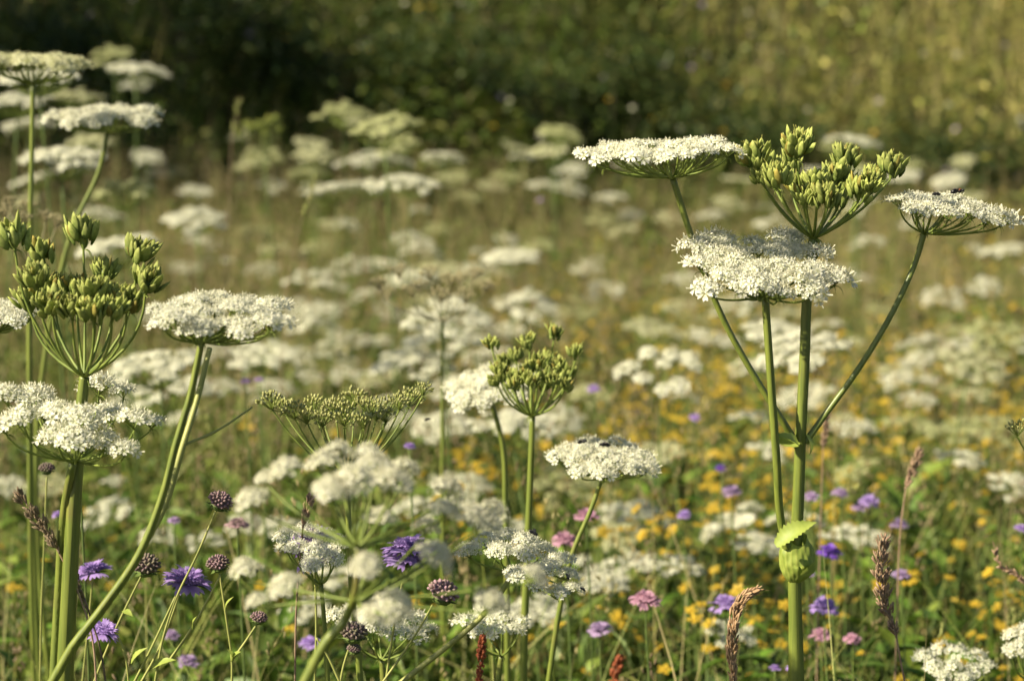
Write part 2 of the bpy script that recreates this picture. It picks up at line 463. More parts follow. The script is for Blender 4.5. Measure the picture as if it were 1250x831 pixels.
def blossom_template(k=5, up=0.15):
    v, q = [[0, 0, 0]], []
    for i in range(k):
        a = 2 * math.pi * i / k
        for rr, da, z in ((0.62, -0.5, up * .6), (1.0, -0.22, up), (1.0, 0.22, up), (0.62, 0.5, up * .6)):
            v.append([rr * math.cos(a + da), rr * math.sin(a + da), z])
        b = 1 + 4 * i
        q += [[0, b, b + 1, b + 2], [0, b + 2, b + 3, 0]]
    return np.array(v, float), [np.array([r for r in q if r[3] != 0]), np.array([[r[0], r[1], r[2]] for r in q if r[3] == 0])]
BV, BF = blossom_template()
mb = MB()
n = 1200
y = 11.2 + 7 * RNG.random(n)
xy = np.c_[RNG.uniform(-1, 1, n) * (0.33 * y + 0.5), y]
T = np.c_[xy, ground_z(xy[:, 0], xy[:, 1]) + RNG.uniform(0.35, 0.95, n)]
R = frames(np.c_[RNG.normal(0, .5, n), RNG.normal(-0.5, .5, n), np.ones(n)], RNG) * RNG.uniform(0.008, 0.022, n)[:, None, None]
c = pick(n, [(0.55, 0.52, 0.38), (0.50, 0.42, 0.36), (0.60, 0.38, 0.03), (0.45, 0.42, 0.22), (0.35, 0.25, 0.40)], 0.15)
mb.stamp(BV, BF, R, T, c)
kind(link("bank_blossoms", mb.mesh("bank_blossoms", M_HERB)), 'stuff')

# ------------------------------------------------------------------ trees that shade the bank, left of the picture
def tree(x, y, h, cr, label):
    z0 = float(ground_z(x, y))
    root = thing("broadleaf_tree", label, "tree", (x, y, z0), "trees left of the meadow")
    mb = MB()
    tube(mb, spline([(x, y, z0 - 0.2), (x + .1, y, z0 + h * .3), (x - .1, y + .1, z0 + h * .6), (x, y, z0 + h * .9)]), [0.2, 0.15, 0.1, 0.03], 10)
    for k in range(9):
        a = RNG.uniform(0, 6.28); zz = z0 + h * RNG.uniform(0.2, 0.7); e = cr * RNG.uniform(.6, .9)
        p0 = np.array([x, y, zz]); p1 = p0 + np.array([math.cos(a) * e, math.sin(a) * e, h * 0.15])
        tube(mb, spline([p0, (p0 + p1) / 2 + [0, 0, .15], p1]), [0.07, 0.02], 6)
    part("trunk", mb, M_BARK, root)
    mb = MB()
    nc = 46
    cs = []
    while len(cs) < nc:
        p = RNG.uniform(-1, 1, 3)
        if 0.25 < np.linalg.norm(p) < 1: cs.append(p)
    cs = np.array(cs) * np.array([cr, cr, h * 0.46]) + np.array([x, y, z0 + h * 0.54])
    n = 9000
    w = RNG.integers(0, nc, n)
    T = cs[w] + RNG.normal(0, 1, (n, 3)) * cr * 0.17
    leaves(mb, T, RNG.uniform(.10, .2, n), RNG.uniform(.06, .12, n), pick(n, [(0.06, 0.10, 0.02), (0.05, 0.085, 0.016), (0.09, 0.12, 0.025)]), up=0)
    part("crown", mb, M_HERB, root)
for k, a in enumerate([(-9.2, 9.3, 7.2, 2.0), (-9.6, 11.4, 7.0, 2.1), (-9.2, 13.4, 5.8, 1.9), (-10.8, 15.6, 5.6, 2.0)]):
    tree(*a, ["smallest leafy tree at the near end of the row", "leafy tree second in the row shading the bank",
              "slim leafy tree third in the row beside the bank", "tallest leafy tree at the far end of the row"][k])

def shrub(x, y, h, r, label):
    z0 = float(ground_z(x, y))
    root = thing("low_shrub", label, "shrub", (x, y, z0), "low shrubs along the foot of the bank")
    mb = MB()
    for k in range(7):
        a = RNG.uniform(0, 6.28); e = np.array([math.cos(a) * r * .7, math.sin(a) * r * .7, h * RNG.uniform(.6, .9)])
        p0 = np.array([x, y, z0 - .05]); tube(mb, bez(p0, p0 + e * [.3, .3, .7], p0 + e, 5), [.012, .004], 5, cap=False)
    part("stem", mb, M_BARK, root)
    mb = MB(); n = 2600
    cs = RNG.normal(0, 1, (22, 3)); cs /= np.linalg.norm(cs, axis=1)[:, None]; cs = cs * RNG.uniform(.3, .85, (22, 1)) * [r, r, h * .5] + [x, y, z0 + h * .5]
    T = cs[RNG.integers(0, 22, n)] + RNG.normal(0, 1, (n, 3)) * [r * .2, r * .2, h * .13]
    T[:, 2] = np.maximum(T[:, 2], z0 + .03)
    leaves(mb, T, RNG.uniform(.04, .085, n), RNG.uniform(.02, .04, n), pick(n, [(0.055, 0.085, 0.018), (0.04, 0.07, 0.014), (0.075, 0.10, 0.022)], .3), up=.2)
    part("leaves", mb, M_HERB, root)
for k, a in enumerate([(-2.7, 11.6, .85, .5), (-1.7, 11.8, 1.05, .6), (-.5, 11.9, .95, .6), (.6, 12.1, 1.0, .6), (1.5, 11.9, .95, .55), (2.4, 12.0, .95, .65), (3.2, 12.1, .85, .65), (2.0, 18.5, 1.6, .9), (3.9, 19.5, 1.8, 1.0)]):  # dark-leaved foot shrubs added for the shade band; last two are real bushes
    shrub(*a, ["dark low shrub at the bank's foot, first from the left", "dark low shrub at the bank's foot, second from the left", "dark low shrub at the bank's foot, third from the left", "dark low shrub at the bank's foot, behind the middle", "dark shrub added for shade behind the top white umbel of the tall hogweed",
               "dark low shrub behind the tall hogweed's green seed head", "dark low shrub at the bank's foot by the right border", "dark bush high on the bank near the top right", "dark bush high on the bank in the top right corner"][k])

# ------------------------------------------------------------------ umbel pieces
def floret_template():
    """five notched petals and a few stamens"""
    v, q, tr = [], [], []
    for i in range(5):
        a = 2 * math.pi * i / 5
        ca, sa = math.cos(a), math.sin(a)
        b = len(v)
        for x, y, z in ((0.05, 0, 0), (0.6, -0.3, 0.16), (1.0, -0.27, 0.10), (0.82, 0, 0.14), (1.0, 0.27, 0.10), (0.6, 0.3, 0.16)):
            v.append([x * ca - y * sa, x * sa + y * ca, z])
        q += [[b, b + 1, b + 2, b + 3], [b, b + 3, b + 4, b + 5]]
    for i in range(4):
        a = 2 * math.pi * (i + .5) / 4 + .3; b = len(v)
        x, y = .75 * math.cos(a), .75 * math.sin(a)
        v += [[.1 * math.cos(a), .1 * math.sin(a), 0], [x - .07 * math.sin(a), y + .07 * math.cos(a), 0.85], [x + .12 * math.sin(a), y - .12 * math.cos(a), 0.98]]
        tr.append([b, b + 1, b + 2])
    return np.array(v), [np.array(q), np.array(tr)]
FV, FF = floret_template()
FC = np.ones((len(FV), 3)); FC[np.arange(5) * 6] = (0.62, 0.66, 0.36); FC[30:] = (0.97, 0.95, 0.80)
EV, EF = ellipsoid(6, 4)
SV, SF = ellipsoid(5, 4)

def fruit_template():
    """flat oval fruit with a raised rim and a short beak"""
    v, f = ellipsoid(8, 5)
    v = v.copy()
    v[:, 0] *= 0.27; v[:, 1] *= 0.085; v[:, 2] = v[:, 2] * 0.5 + 0.5
    v[:, 0] *= 0.70 + 0.8 * v[:, 2] * (1.2 - v[:, 2])
    v[:, 1] *= np.where(np.abs(v[:, 0]) < .05, 1.5, .8)
    v[-1, 2] += 0.14
    return v, f
UV, UF = fruit_template()
UC = np.array([(0.42, 0.55, 0.36)]) * (1 - UV[:, 2:3].clip(0, 1)) + np.array([(1.35, 1.25, 1.15)]) * UV[:, 2:3].clip(0, 1)

def add_flowers(mb, pos, nor, r, rng, out=None, nf=26, cap=0.75, fs=0.26, zs=0.45, edge=0.0):
    """an umbellet: florets over a low cap; the ones on the outer side carry longer petals"""
    k = np.arange(nf) + 0.5
    rho = np.sqrt(k / nf); th = k * 2.39996 + rng.uniform(0, 6)
    rho = np.clip(rho + rng.normal(0, .05, nf), 0, 1.08)
    loc = np.c_[rho * np.cos(th), rho * np.sin(th), zs * (1 - rho ** 2) + rng.normal(0, .06, nf)]
    nn = np.c_[cap * rho * np.cos(th), cap * rho * np.sin(th), np.ones(nf) * (1.05 - cap * rho ** 2 * .6)] + rng.normal(0, .22, (nf, 3))
    B = frames(np.array([nor]), rng, False)[0]
    T = pos + r * (loc @ B.T)
    N = nn @ B.T
    s = r * fs * rng.uniform(0.75, 1.15, nf)
    if out is not None:
        s = s * (1 + 0.55 * np.clip(((T - pos) / r) @ out - 0.35, 0, 1)) * 1.0
        s = s * (1 + edge * np.clip(((T - pos) / r) @ out - 0.55, 0, .5) * 1.6)
    mb.stamp(FV, FF, frames(N, rng) * s[:, None, None], T, tcol=FC)

def add_raylets(mb, hub, pos, nor, r, rng, n=9):
    B = frames(np.array([nor]), rng, False)[0]
    for k in range(n):
        a = rng.uniform(0, 6.283); q = math.sqrt(rng.random()) * .85
        e = pos + r * (B @ np.array([q * math.cos(a), q * math.sin(a), .1 * (1 - q)]))
        tube(mb, np.array([hub, (hub + e) / 2 + nrm(nor) * r * .05, e]), r * 0.035, 3, cap=False)

def add_fruits(mb, pos, nor, r, rng, n=17, L=1.0):
    """an umbellet in fruit: tall flat fruits standing as a cup round a crumpled middle of small unripe ones"""
    B = frames(np.array([nor]), rng, False)[0]
    no = max(10, int(n * .62)); ni = n - no + 14
    th = np.r_[np.arange(no) * 2 * math.pi / no * (1 + (no > 9)) + rng.normal(0, .2, no), rng.uniform(0, 6.283, ni)]
    rho = np.r_[np.where(np.arange(no) % 2 == 0, .95, .70) if no > 9 else np.full(no, .85), .8 * np.sqrt(rng.random(ni))]
    h0 = np.r_[rng.normal(-.02, .22, no), rng.uniform(.35, .8, ni)]
    ln = np.r_[rng.uniform(.78, 1.12, no), rng.uniform(.28, .62, ni)]
    base = np.c_[rho * np.cos(th) * .58, rho * np.sin(th) * .58, h0]
    tilt = np.r_[rng.normal(.42, .13, no), rng.normal(.35, .35, ni)] * np.r_[np.ones(no), .4 + rho[no:]]
    d = np.c_[np.cos(th) * tilt, np.sin(th) * tilt, np.ones(no + ni)] + rng.normal(0, .10, (no + ni, 3))
    d /= np.linalg.norm(d, axis=1)[:, None]
    rd = np.c_[np.cos(th), np.sin(th), np.zeros(no + ni)]
    rd = rd + rng.normal(0, .45, rd.shape)
    X = np.cross(rd, d); X /= np.linalg.norm(X, axis=1)[:, None]; Yy = np.cross(d, X)
    R = np.stack([X, Yy, d], axis=2) * (r * L * ln)[:, None, None]
    R = np.einsum('ij,njk->nik', B, R)
    T = pos + r * (base @ B.T)
    mb.stamp(UV, UF, R[:no], T[:no], tcol=UC)
    mb.stamp(UV, UF, R[no:], T[no:], tcol=UC * np.array([1.0, .95, .95]))
    for q_, m_ in ((-2, no), (-1, ni)):
        jit = rng.uniform(.8, 1.2, (m_, 1)) * np.ones(3)
        jit[rng.random(m_) < .06] *= [.95, .72, .6]
        mb.c[q_] = mb.c[q_] * np.repeat(jit, len(UV), axis=0)
    # thin styles sticking out of the middle
    for k in range(no, no + ni, 3):
        e = T[k] + R[k][:, 2] * 1.05
        tube(mb, np.array([e, e + R[k][:, 2] * .3 + rng.normal(0, .06, 3) * r]), r * .025, 3, cap=False)
        mb.c.append(np.tile([1.1, .9, .8], (6, 1)))

def add_young(mb, mbr, hub, pos, nor, r, rng, n=30, ss=0.145):
    B = frames(np.array([nor]), rng, False)[0]
    k = np.arange(n) + .5
    rho = np.sqrt(k / n); th = k * 2.39996 + rng.uniform(0, 6)
    loc = np.c_[rho * np.cos(th), rho * np.sin(th), .45 * (1 - rho ** 2) + rng.normal(0, .14, n)]
    T = pos + r * (loc @ B.T)
    d = T - hub; d /= np.linalg.norm(d, axis=1)[:, None]
    R = frames(d, rng) * (np.array([.75, .75, 1.15])[None, None, :] * (r * ss * rng.uniform(.7, 1.2, n))[:, None, None])
    mb.stamp(SV, SF, R, T)
    for q in range(n):
        e = T[q] + d[q] * r * ss
        mbr.add(np.array([e - [.02 * r, 0, 0], e + [.02 * r, 0, 0], e + d[q] * r * .14]), np.array([[0, 1, 2]]))
        tube(mbr, np.array([hub, T[q] - d[q] * r * ss]), r * 0.025, 3, cap=False)

def add_hairs(mb, pos, r, rng, n=5):
    """thin drooping bracts below a junction"""
    for k in range(n):
        a = rng.uniform(0, 6.283); l = r * rng.uniform(.5, 1.0)
        o = np.array([math.cos(a), math.sin(a), 0])
        tube(mb, bez(pos, pos + o * l * .7 + [0, 0, l * .05], pos + o * l * .75 + [0, 0, -l * .75], 5), [r * .05, r * .012], 3, cap=False)

def umbel(base, heads, rng, style, ray_r, axis=(0, 0, 1), bow=0.72, hair=True, nf=26, fs=0.26, zs=0.45, cap=.75, nfr=17, split=False):
    """heads: list of (place, radius). Returns the two collected meshes: green rays, flowers or fruits"""
    mr, mf, each = MB(), MB(), []
    base = np.asarray(base, float); ax = nrm(axis)
    cen = np.mean([h[0] for h in heads], axis=0)
    far_ = max(np.linalg.norm((np.asarray(h[0]) - base) - ax * np.dot(np.asarray(h[0]) - base, ax)) for h in heads)
    for p, r in heads:
        if split: mf = MB(); each.append(mf)
        p = np.asarray(p, float); d = p - base
        up = np.dot(d, ax); ho = d - ax * up
        rise = 0.55 if style in ('flower', 'puff') else 0.8
        nor = nrm(ax * 1.0 + ho / (np.linalg.norm(ho) + .02) * (0.5 if style in ('puff',) else 0.12 if style == 'flower' else .33) + rng.normal(0, .11, 3))
        hub = p - nor * r * rise
        dh = hub - base; uph = np.dot(dh, ax); hoh = dh - ax * uph
        ctl = base + hoh * bow + ax * uph * (0.28 if style != 'seed' else 0.34)
        tube(mr, bez(base, ctl, hub, 8), [ray_r * 1.15, ray_r * .8], 6, cap=False)
        if style in ('flower', 'puff'):
            out = nrm(ho) if np.linalg.norm(p - cen) > 0.0 else None
            add_flowers(mf, p, nor, r, rng, out, nf, cap, fs, zs, .6 if np.linalg.norm(ho) > .75 * far_ else 0.0)
            add_raylets(mr, hub, p, nor, r, rng)
        elif style == 'seed':
            tube(mr, np.array([hub, p - nor * r * .3, p + nor * r * .1]), [ray_r * .9, r * .22, r * .3], 6)
            add_fruits(mf, p - nor * r * .35, nor, r, rng, nfr)
        else:
            add_young(mf, mr, hub, p, nor, r, rng)
        if hair: add_hairs(mr, hub, r * .8, rng, 4)
    if hair: add_hairs(mr, base, ray_r * 12, rng, 5)
    return mr, (each if split else mf)

def disc_heads(n, Rad, H, dome, r, rng, gap=0.1, jz=0.05, c=(0, 0, 0), ax=(0, 0, 1), squash=1.0):
    """umbellet places on a flat or domed disc above base c, tilted to axis ax"""
    B = frames(np.array([nrm(ax)]), rng, False)[0]
    out = []
    for k in range(n):
        rho = math.sqrt((k + .5) / n); th = k * 2.39996
        rho = min(1.05, rho * (1 + rng.normal(0, gap * .5))); th += rng.normal(0, gap)
        # outer ones a little larger
        l = np.array([Rad * rho * math.cos(th), Rad * rho * math.sin(th) * squash, H + dome * (1 - rho ** 2) + rng.normal(0, jz) * Rad])
        out.append((np.asarray(c) + B @ l, r * (0.8 + .35 * rho) * rng.uniform(.9, 1.1)))
    return out

def hairs(mb, line, r, n, rng, l=.0022):
    """short stiff hairs standing off a stem"""
    k = rng.integers(0, len(line) - 1, n); t = rng.random(n)[:, None]
    p = line[k] * (1 - t) + line[k + 1] * t; d = line[k + 1] - line[k]; d /= np.linalg.norm(d, axis=1)[:, None]
    o = rng.normal(0, 1, (n, 3)); o -= d * np.sum(o * d, axis=1)[:, None]; o /= np.linalg.norm(o, axis=1)[:, None]
    a = p + o * r * .9; e = p + o * (r + l * rng.uniform(.4, 1, (n, 1))) + d * l * rng.normal(-.3, .4, (n, 1))
    V = np.stack([a - d * .00012, a + d * .00012, e], axis=1).reshape(-1, 3)
    mb.add(V, np.arange(3 * n).reshape(-1, 3))

def to_ground(p, dx=0, dy=0):
    return np.array([p[0] + dx, p[1] + dy, float(ground_z(p[0] + dx, p[1] + dy)) - 0.02])

GROUP_U = "white umbel plants in the meadow"

# ------------------------------------------------------------------ the tall sharp plant on the right
rng = np.random.default_rng(11)
D = 2.0
foot = to_ground(P(972, 831, D))
hero = thing("hogweed_plant", "tallest hogweed, three white umbels round one green seed head, leaf sheath on its stem", "hogweed", foot)
mb = MB()
stem_px = [(972, 831), (971, 760), (970, 700), (974, 620), (977, 540), (982, 440), (986, 350), (993, 291)]
main = spline([foot] + [P(x, y, D) for x, y in stem_px], 8)
tube(mb, main, [.0085, .0078, .0066, .0062, .0056, .0052, .0050, .0046, .0045], 26, ridge=.085)
hairs(mb, main, .0062, 900, rng)
part("stem", mb, M_STEM, hero)
def branch(pts, r, root=hero, m=M_STEM, name="branch", n=16, ridge=.06):
    mb = MB(); l_ = spline(pts, 8); tube(mb, l_, r, n, ridge=ridge); hairs(mb, l_, float(np.mean(r)), 350, np.random.default_rng(5), .0018); return part(name, mb, m, root)
branch([P(974, 545, 2.0), P(958, 518, 1.99), P(930, 474, 1.985), P(884, 392, 1.98), P(846, 295, 1.975), P(821, 217, 1.97)], [.0038, .0032, .003, .0028, .0030])
branch([P(960, 668, 1.99), P(954, 640, 1.985), P(948, 560, 1.97), P(940, 450, 1.96), P(934, 362, 1.955)], [.0042, .0040, .0038, .0036])
branch([P(983, 540, 2.0), P(1003, 512, 2.005), P(1048, 450, 2.01), P(1090, 380, 2.02), P(1118, 318, 2.03), P(1128, 285, 2.03)], [.0036, .003, .0028, .0028, .0030])

def put_umbel(root, mr, mf, flower_mat, ray_mat=M_RAY, names=("umbel", "flowers")):
    a = part(names[0], mr, ray_mat, root)
    for m_ in (mf if isinstance(mf, list) else [mf]): part(names[1], m_, flower_mat, a, smooth=False)
    return a

axA = nrm((-.05, -.06, 1)); bA = P(821, 217, 1.97)
hA = disc_heads(36, size(86, 1.97), size(31, 1.97), size(5, 1.97), size(15.5, 1.97), rng, c=bA + np.array([size(-19, 1.97), 0, 0]), ax=axA, jz=.035, gap=.16)
put_umbel(hero, *umbel(bA, hA, rng, 'flower', .0011, axA, bow=.8, nf=27, fs=.27, zs=.28, cap=.65), M_WHITE)
axB = nrm((.05, -.30, 1)); bB = P(934, 362, 1.955)
hB = disc_heads(34, size(92, 1.955), size(43, 1.955), size(4, 1.955), size(18, 1.955), rng, c=bB + np.array([size(-8, 1.955), 0, 0]), ax=axB, gap=.15, jz=.055)
put_umbel(hero, *umbel(bB, hB, rng, 'flower', .0011, axB, bow=.8, nf=27, fs=.29, zs=.30, cap=.7), M_WHITE)
axC = nrm((.12, -.12, 1)); bC = P(1128, 285, 2.03)
hC = disc_heads(20, size(68, 2.03), size(31, 2.03), size(6, 2.03), size(17, 2.03), rng, c=bC + np.array([size(20, 2.03), 0, 0]), ax=axC, gap=.14, jz=.04)
put_umbel(hero, *umbel(bC, hC, rng, 'flower', .0010, axC, bow=.8, nf=27, fs=.27, zs=.28, cap=.6), M_WHITE)

def seed_umbel(root, base, hs, D, r, rng, ray_r, bow=.7, nfr=17, m=M_SEED, name="seed_head", sp=.05):
    heads = [(P(x, y, D + dd), size(q, D) * r) for x, y, dd, q in hs]
    mr, mf = umbel(base, heads, rng, 'seed', ray_r, (0, 0, 1), bow=bow, nfr=nfr, split=True)
    a = part(name, mr, M_RAY if m is M_SEED else M_BSEED, root)
    for m_ in mf: part("fruit_cluster", m_, m, a)
    return a
hs = [(921, 192, -.02, 20), (973, 178, -.03, 20), (1032, 192, .05, 18), (1089, 203, 0, 18), (1068, 215, .03, 16), (948, 216, -.05, 18), (997, 222, -.03, 17),
      (1020, 214, .02, 18), (1050, 232, -.04, 17), (976, 228, .03, 17), (938, 200, .05, 17), (1008, 240, -.06, 16), (1036, 226, .06, 16), (962, 205, .07, 16), (985, 240, -.05, 16), (1062, 224, -.05, 15), (930, 214, -.03, 15), (1022, 244, .05, 15)]
seed_umbel(hero, P(993, 291, D), hs, D, 1.06, rng, .0015, bow=.62, nfr=50)

# leaf sheath: ribbed bulge, small toothed blade and a pointed flap
mb = MB()
cs = P(970, 712, 2.0); prof = [(0, .004), (3, .0072), (8, .0120), (16, .0165), (26, .0186), (36, .0180), (44, .0160), (50, .0138), (54, .0120), (57, .0112)]
ns = 104; V = []; VC = []
prof = [(q_, np.interp(q_, [p_[0] for p_ in prof], [p_[1] for p_ in prof])) for q_ in np.linspace(0, 57, 20)]
for k, (q, r) in enumerate(prof):
    zc = size(q, D)
    for a in range(ns):
        t = 2 * math.pi * a / ns
        rb = math.cos(t * 20 + .35 * math.sin(q * .12 + t))
        rr = r * (1 + .018 * rb * math.sin(math.pi * min(1, (q + 6) / 63)) + .035 * math.sin(5 * t + q * .21) + .02 * math.sin(9 * t - q * .4)) * (1 + .13 * math.sin(t + 2.2) * min(1, q / 20))
        V.append(cs + [rr * math.cos(t) * 1.0 + .0012 * math.sin(q * .1), rr * math.sin(t) * .85, zc + .005 * math.sin(t * 2 + 1) * (k > 9)])
        VC.append(np.array([.80, .86, .72]) * (1 - max(0, rb) ** 2) + np.array([1.05, 1.02, .95]) * max(0, rb) ** 2)
i, j = np.meshgrid(np.arange(len(prof) - 1), np.arange(ns), indexing='ij'); i, j = i.ravel(), j.ravel()
mb.add(V, np.c_[i * ns + j, i * ns + (j + 1) % ns, (i + 1) * ns + (j + 1) % ns, (i + 1) * ns + j], np.array(VC))
sheath = part("leaf_sheath", mb, M_VEIN, hero)
def blade(mb, p0, p1, width, bend, teeth=5, fold=.3, side=(0, -1, 0), seg=16, tooth=.35):
    p0, p1 = np.asarray(p0, float), np.asarray(p1, float); d = p1 - p0; L = np.linalg.norm(d); d /= L
    zz = nrm(np.asarray(side, float) - d * np.dot(side, d)); xx = np.cross(d, zz)
    V, Fq = [], []
    for k in range(seg + 1):
        t = k / seg
        w = width * .5 * math.sin(math.pi * (0.1 + .9 * t) ** .9) * (1 + tooth * ((k % 3) - 1) * .6) if k < seg else 0.0002
        c0 = p0 + d * L * t + zz * bend * L * math.sin(math.pi * t)
        V += [c0 - xx * w + zz * fold * w, c0, c0 + xx * w + zz * fold * w]
    for k in range(seg):
        a = 3 * k; Fq += [[a, a + 1, a + 4, a + 3], [a + 1, a + 2, a + 5, a + 4]]
    mb.add(V, np.array(Fq))
mb = MB()
blade(mb, P(947, 666, 1.972), P(997, 637, 1.975), .019, .14, tooth=.22, side=(-.35, -.75, .6), fold=.5, seg=30)
part("sheath_blade", mb, M_SHEATH, sheath)
mb = MB()
blade(mb, P(978, 702, 1.985), P(996, 684, 1.985), .012, .1, tooth=.1, side=(.6, -.8, 0))
part("sheath_flap", mb, M_SHEATH, sheath)
for a in ((P(976, 543, 1.99), P(938, 516, 1.98), .014, -.25, 5, .3, (0, -.7, 1)), (P(975, 545, 1.99), P(941, 531, 1.97), .010, .2, 5, .3, (0, -.9, .8)), (P(984, 530, 1.99), P(988, 556, 1.985), .010, .15, 5, .3, (1, -.6, 0))):
    mb = MB(); blade(mb, *a, tooth=.2); part("bract", mb, M_SHEATH, hero)

# ------------------------------------------------------------------ the plant at the left with the green seed head
rng = np.random.default_rng(21)
D = 1.88
foot = to_ground(P(70, 831, D))
lp = thing("hogweed_plant", "hogweed with thick stem, bell-shaped green seed head and ragged white umbel against its stem", "hogweed", foot)
mb = MB()
tube(mb, spline([foot] + [P(x, y, D) for x, y in [(79, 831), (84, 730), (90, 620), (96, 540), (101, 480), (103, 460)]], 8), [.0088, .0078, .0072, .0062, .0052, .0046], 22, ridge=.07)
part("stem", mb, M_STEM, lp)
branch([to_ground(P(64, 831, D)), P(66, 831, D + .01), P(72, 720, D + .01), P(79, 620, D), P(89, 565, D - .012)], [.0050, .0046, .0042, .0036], lp, M_STEM)
hs = [(14, 287, 0, 24), (100, 286, .03, 24), (172, 308, .02, 22), (128, 330, .05, 19), (181, 345, -.01, 21), (50, 308, .05, 20), (42, 338, -.03, 21),
      (66, 350, .05, 20), (91, 352, .02, 21), (116, 355, -.04, 20), (138, 362, .04, 19), (156, 366, -.03, 21), (36, 366, .03, 20), (88, 376, -.06, 19), (112, 380, -.07, 19), (62, 372, -.06, 19), (140, 378, -.06, 18)]
seed_umbel(lp, P(103, 460, D), hs, D, 1.0, rng, .0014, bow=.95, nfr=42)
# the ragged umbel
uh = [(10, 482, -.02, 24), (45, 490, .04, 26), (25, 510, -.05, 22), (70, 505, -.04, 24), (120, 470, .07, 24), (150, 478, .09, 18), (100, 508, -.07, 24), (135, 505, .02, 24), (165, 512, -.03, 24),
      (185, 515, .03, 17), (90, 535, -.09, 22), (68, 530, -.07, 20), (150, 548, -.08, 18), (125, 540, -.06, 20), (5, 520, -.03, 20), (45, 480, .08, 22), (110, 525, .0, 22), (55, 505, 0, 22)]
heads = [(P(x, y, D + d), size(q, D)) for x, y, d, q in uh]
put_umbel(lp, *umbel(P(92, 563, D - .012), heads, rng, 'flower', .0011, (0, -.1, 1), bow=.85, nf=28, fs=.28), M_WHITE)

# ------------------------------------------------------------------ the leaning plant with the wide flat umbel
rng = np.random.default_rng(22)
D = 1.78
foot = to_ground(P(20, 880, D), -.1, 0)
fp = thing("hogweed_plant", "leaning hogweed with wide flat white umbel on a long curved stem", "hogweed", foot)
mb = MB()
tube(mb, spline([foot] + [P(x, y, D) for x, y in [(88, 790), (128, 738), (168, 680), (200, 600), (214, 545), (233, 480), (246, 417)]], 8), [.0046, .0042, .0038, .0035, .0032, .0030, .0029], 16, ridge=.06)
part("stem", mb, M_STEM, fp)
branch([P(170, 675, D + .02), P(200, 620, D + .03), P(222, 548, D + .04), P(240, 490, D + .06), P(256, 425, D + .09)], [.0032, .0030, .0027, .0024], fp, M_TWIG)
branch([P(221, 545, D + .04), P(262, 527, D + .06), P(308, 497, D + .09)], [.0014, .0011, .0008], fp, M_TWIG)
ax = nrm((.04, -.16, 1)); b0 = P(246, 417, D)
hd = disc_heads(36, size(80, D), size(35, D), size(9, D), size(15.5, D), rng, c=b0 + np.array([size(20, D), 0, 0]), ax=ax, jz=.03)
hd.append((P(330, 392, D - .05), size(22, D))); hd.append((P(215, 385, D - .06), size(20, D)))
put_umbel(fp, *umbel(b0, hd, rng, 'flower', .0010, ax, bow=.85, nf=26, fs=.27, zs=.24, cap=.6), M_WHITE)

# ------------------------------------------------------------------ other plants with their own places (photo pixel, distance)
def plant(label, heads, base, stem_pts, D, style='flower', fm=None, r=.0032, rr=.001, axis=(0, -.1, 1), bow=.8, seed=1, stem_mat=M_STEM, nf=26, fs=.26, zs=.45, cap=.75, nfr=17, ground=None, name="umbel_plant", cat="umbel plant", group=GROUP_U, hair=True):
    rng = np.random.default_rng(seed)
    pts = [P(x, y, D + (d[0] if d else 0)) for x, y, *d in stem_pts]
    foot = to_ground(pts[-1], *(ground or (0, 0)))
    root = thing(name, label, cat, foot, group)
    b = P(*base, D) if len(base) == 2 else P(base[0], base[1], D + base[2])
    mb = MB(); tube(mb, spline([foot] + pts[::-1] + [b], 7), [r * 1.3, r * 1.15, r, r * .9], 12, ridge=.05)
    part("stem", mb, stem_mat, root)
    if isinstance(heads, dict):
        h = heads; hd = disc_heads(h['n'], size(h['w'] / 2, D), size(h['H'], D), size(h.get('dome', 4), D), size(h['r'], D), rng, h.get('gap', .12), h.get('jz', .04),
                                   b + np.array([size(h.get('dx', 0), D), 0, 0]), nrm(axis))
    else: hd = [(P(x, y, D + d), size(q, D)) for x, y, d, q in heads]
    mr, mf = umbel(b, hd, rng, style, rr, axis, bow=bow, nf=nf, fs=fs, zs=zs, cap=cap, nfr=nfr, hair=hair, split=style in ('seed', 'young', 'puff') and len(hd) < 40)
    a = part("umbel" if style in ('flower', 'puff') else "seed_head", mr, M_RAY if fm is not M_BSEED else M_BSEED, root)
    for m_ in (mf if isinstance(mf, list) else [mf]):
        part("flowers" if style == 'flower' else "flower_tuft" if style == 'puff' else "fruit_cluster", m_, fm or M_WHITE, a, smooth=style not in ('flower', 'puff'))
    return root

# young seeds, in focus
yh = [(329, 488, 0, 17), (357, 500, -.03, 16), (383, 492, .04, 16), (407, 494, .02, 16), (433, 484, .06, 17), (456, 496, -.01, 16), (476, 492, .03, 16), (502, 484, .02, 17), (518, 474, .0, 12),
      (420, 508, -.05, 16), (443, 512, -.06, 15), (394, 510, -.05, 15), (372, 506, .0, 15), (470, 506, -.04, 14), (345, 494, .05, 15), (395, 498, .06, 15), (446, 492, .04, 15), (490, 490, -.02, 14), (420, 498, .02, 16), (460, 502, .05, 15)]
plant("broad yellow-green umbel of tiny round seeds rising behind the fluffy white heads", yh, (424, 582), [(428, 700), (440, 831)], 2.04, 'young', M_YSEED, .003, .0010, (0, 0, 1), .6, 31)
plant("small edge of a yellow-green seeding umbel cut off by the right picture border", [(1241, 522, 0, 14), (1262, 512, 0, 17), (1280, 520, -.04, 17), (1300, 515, 0, 16), (1270, 530, -.05, 15)], (1278, 575), [(1282, 700), (1285, 831)], 2.0, 'young', M_YSEED, .003, .001, (0, 0, 1), .6, 32)
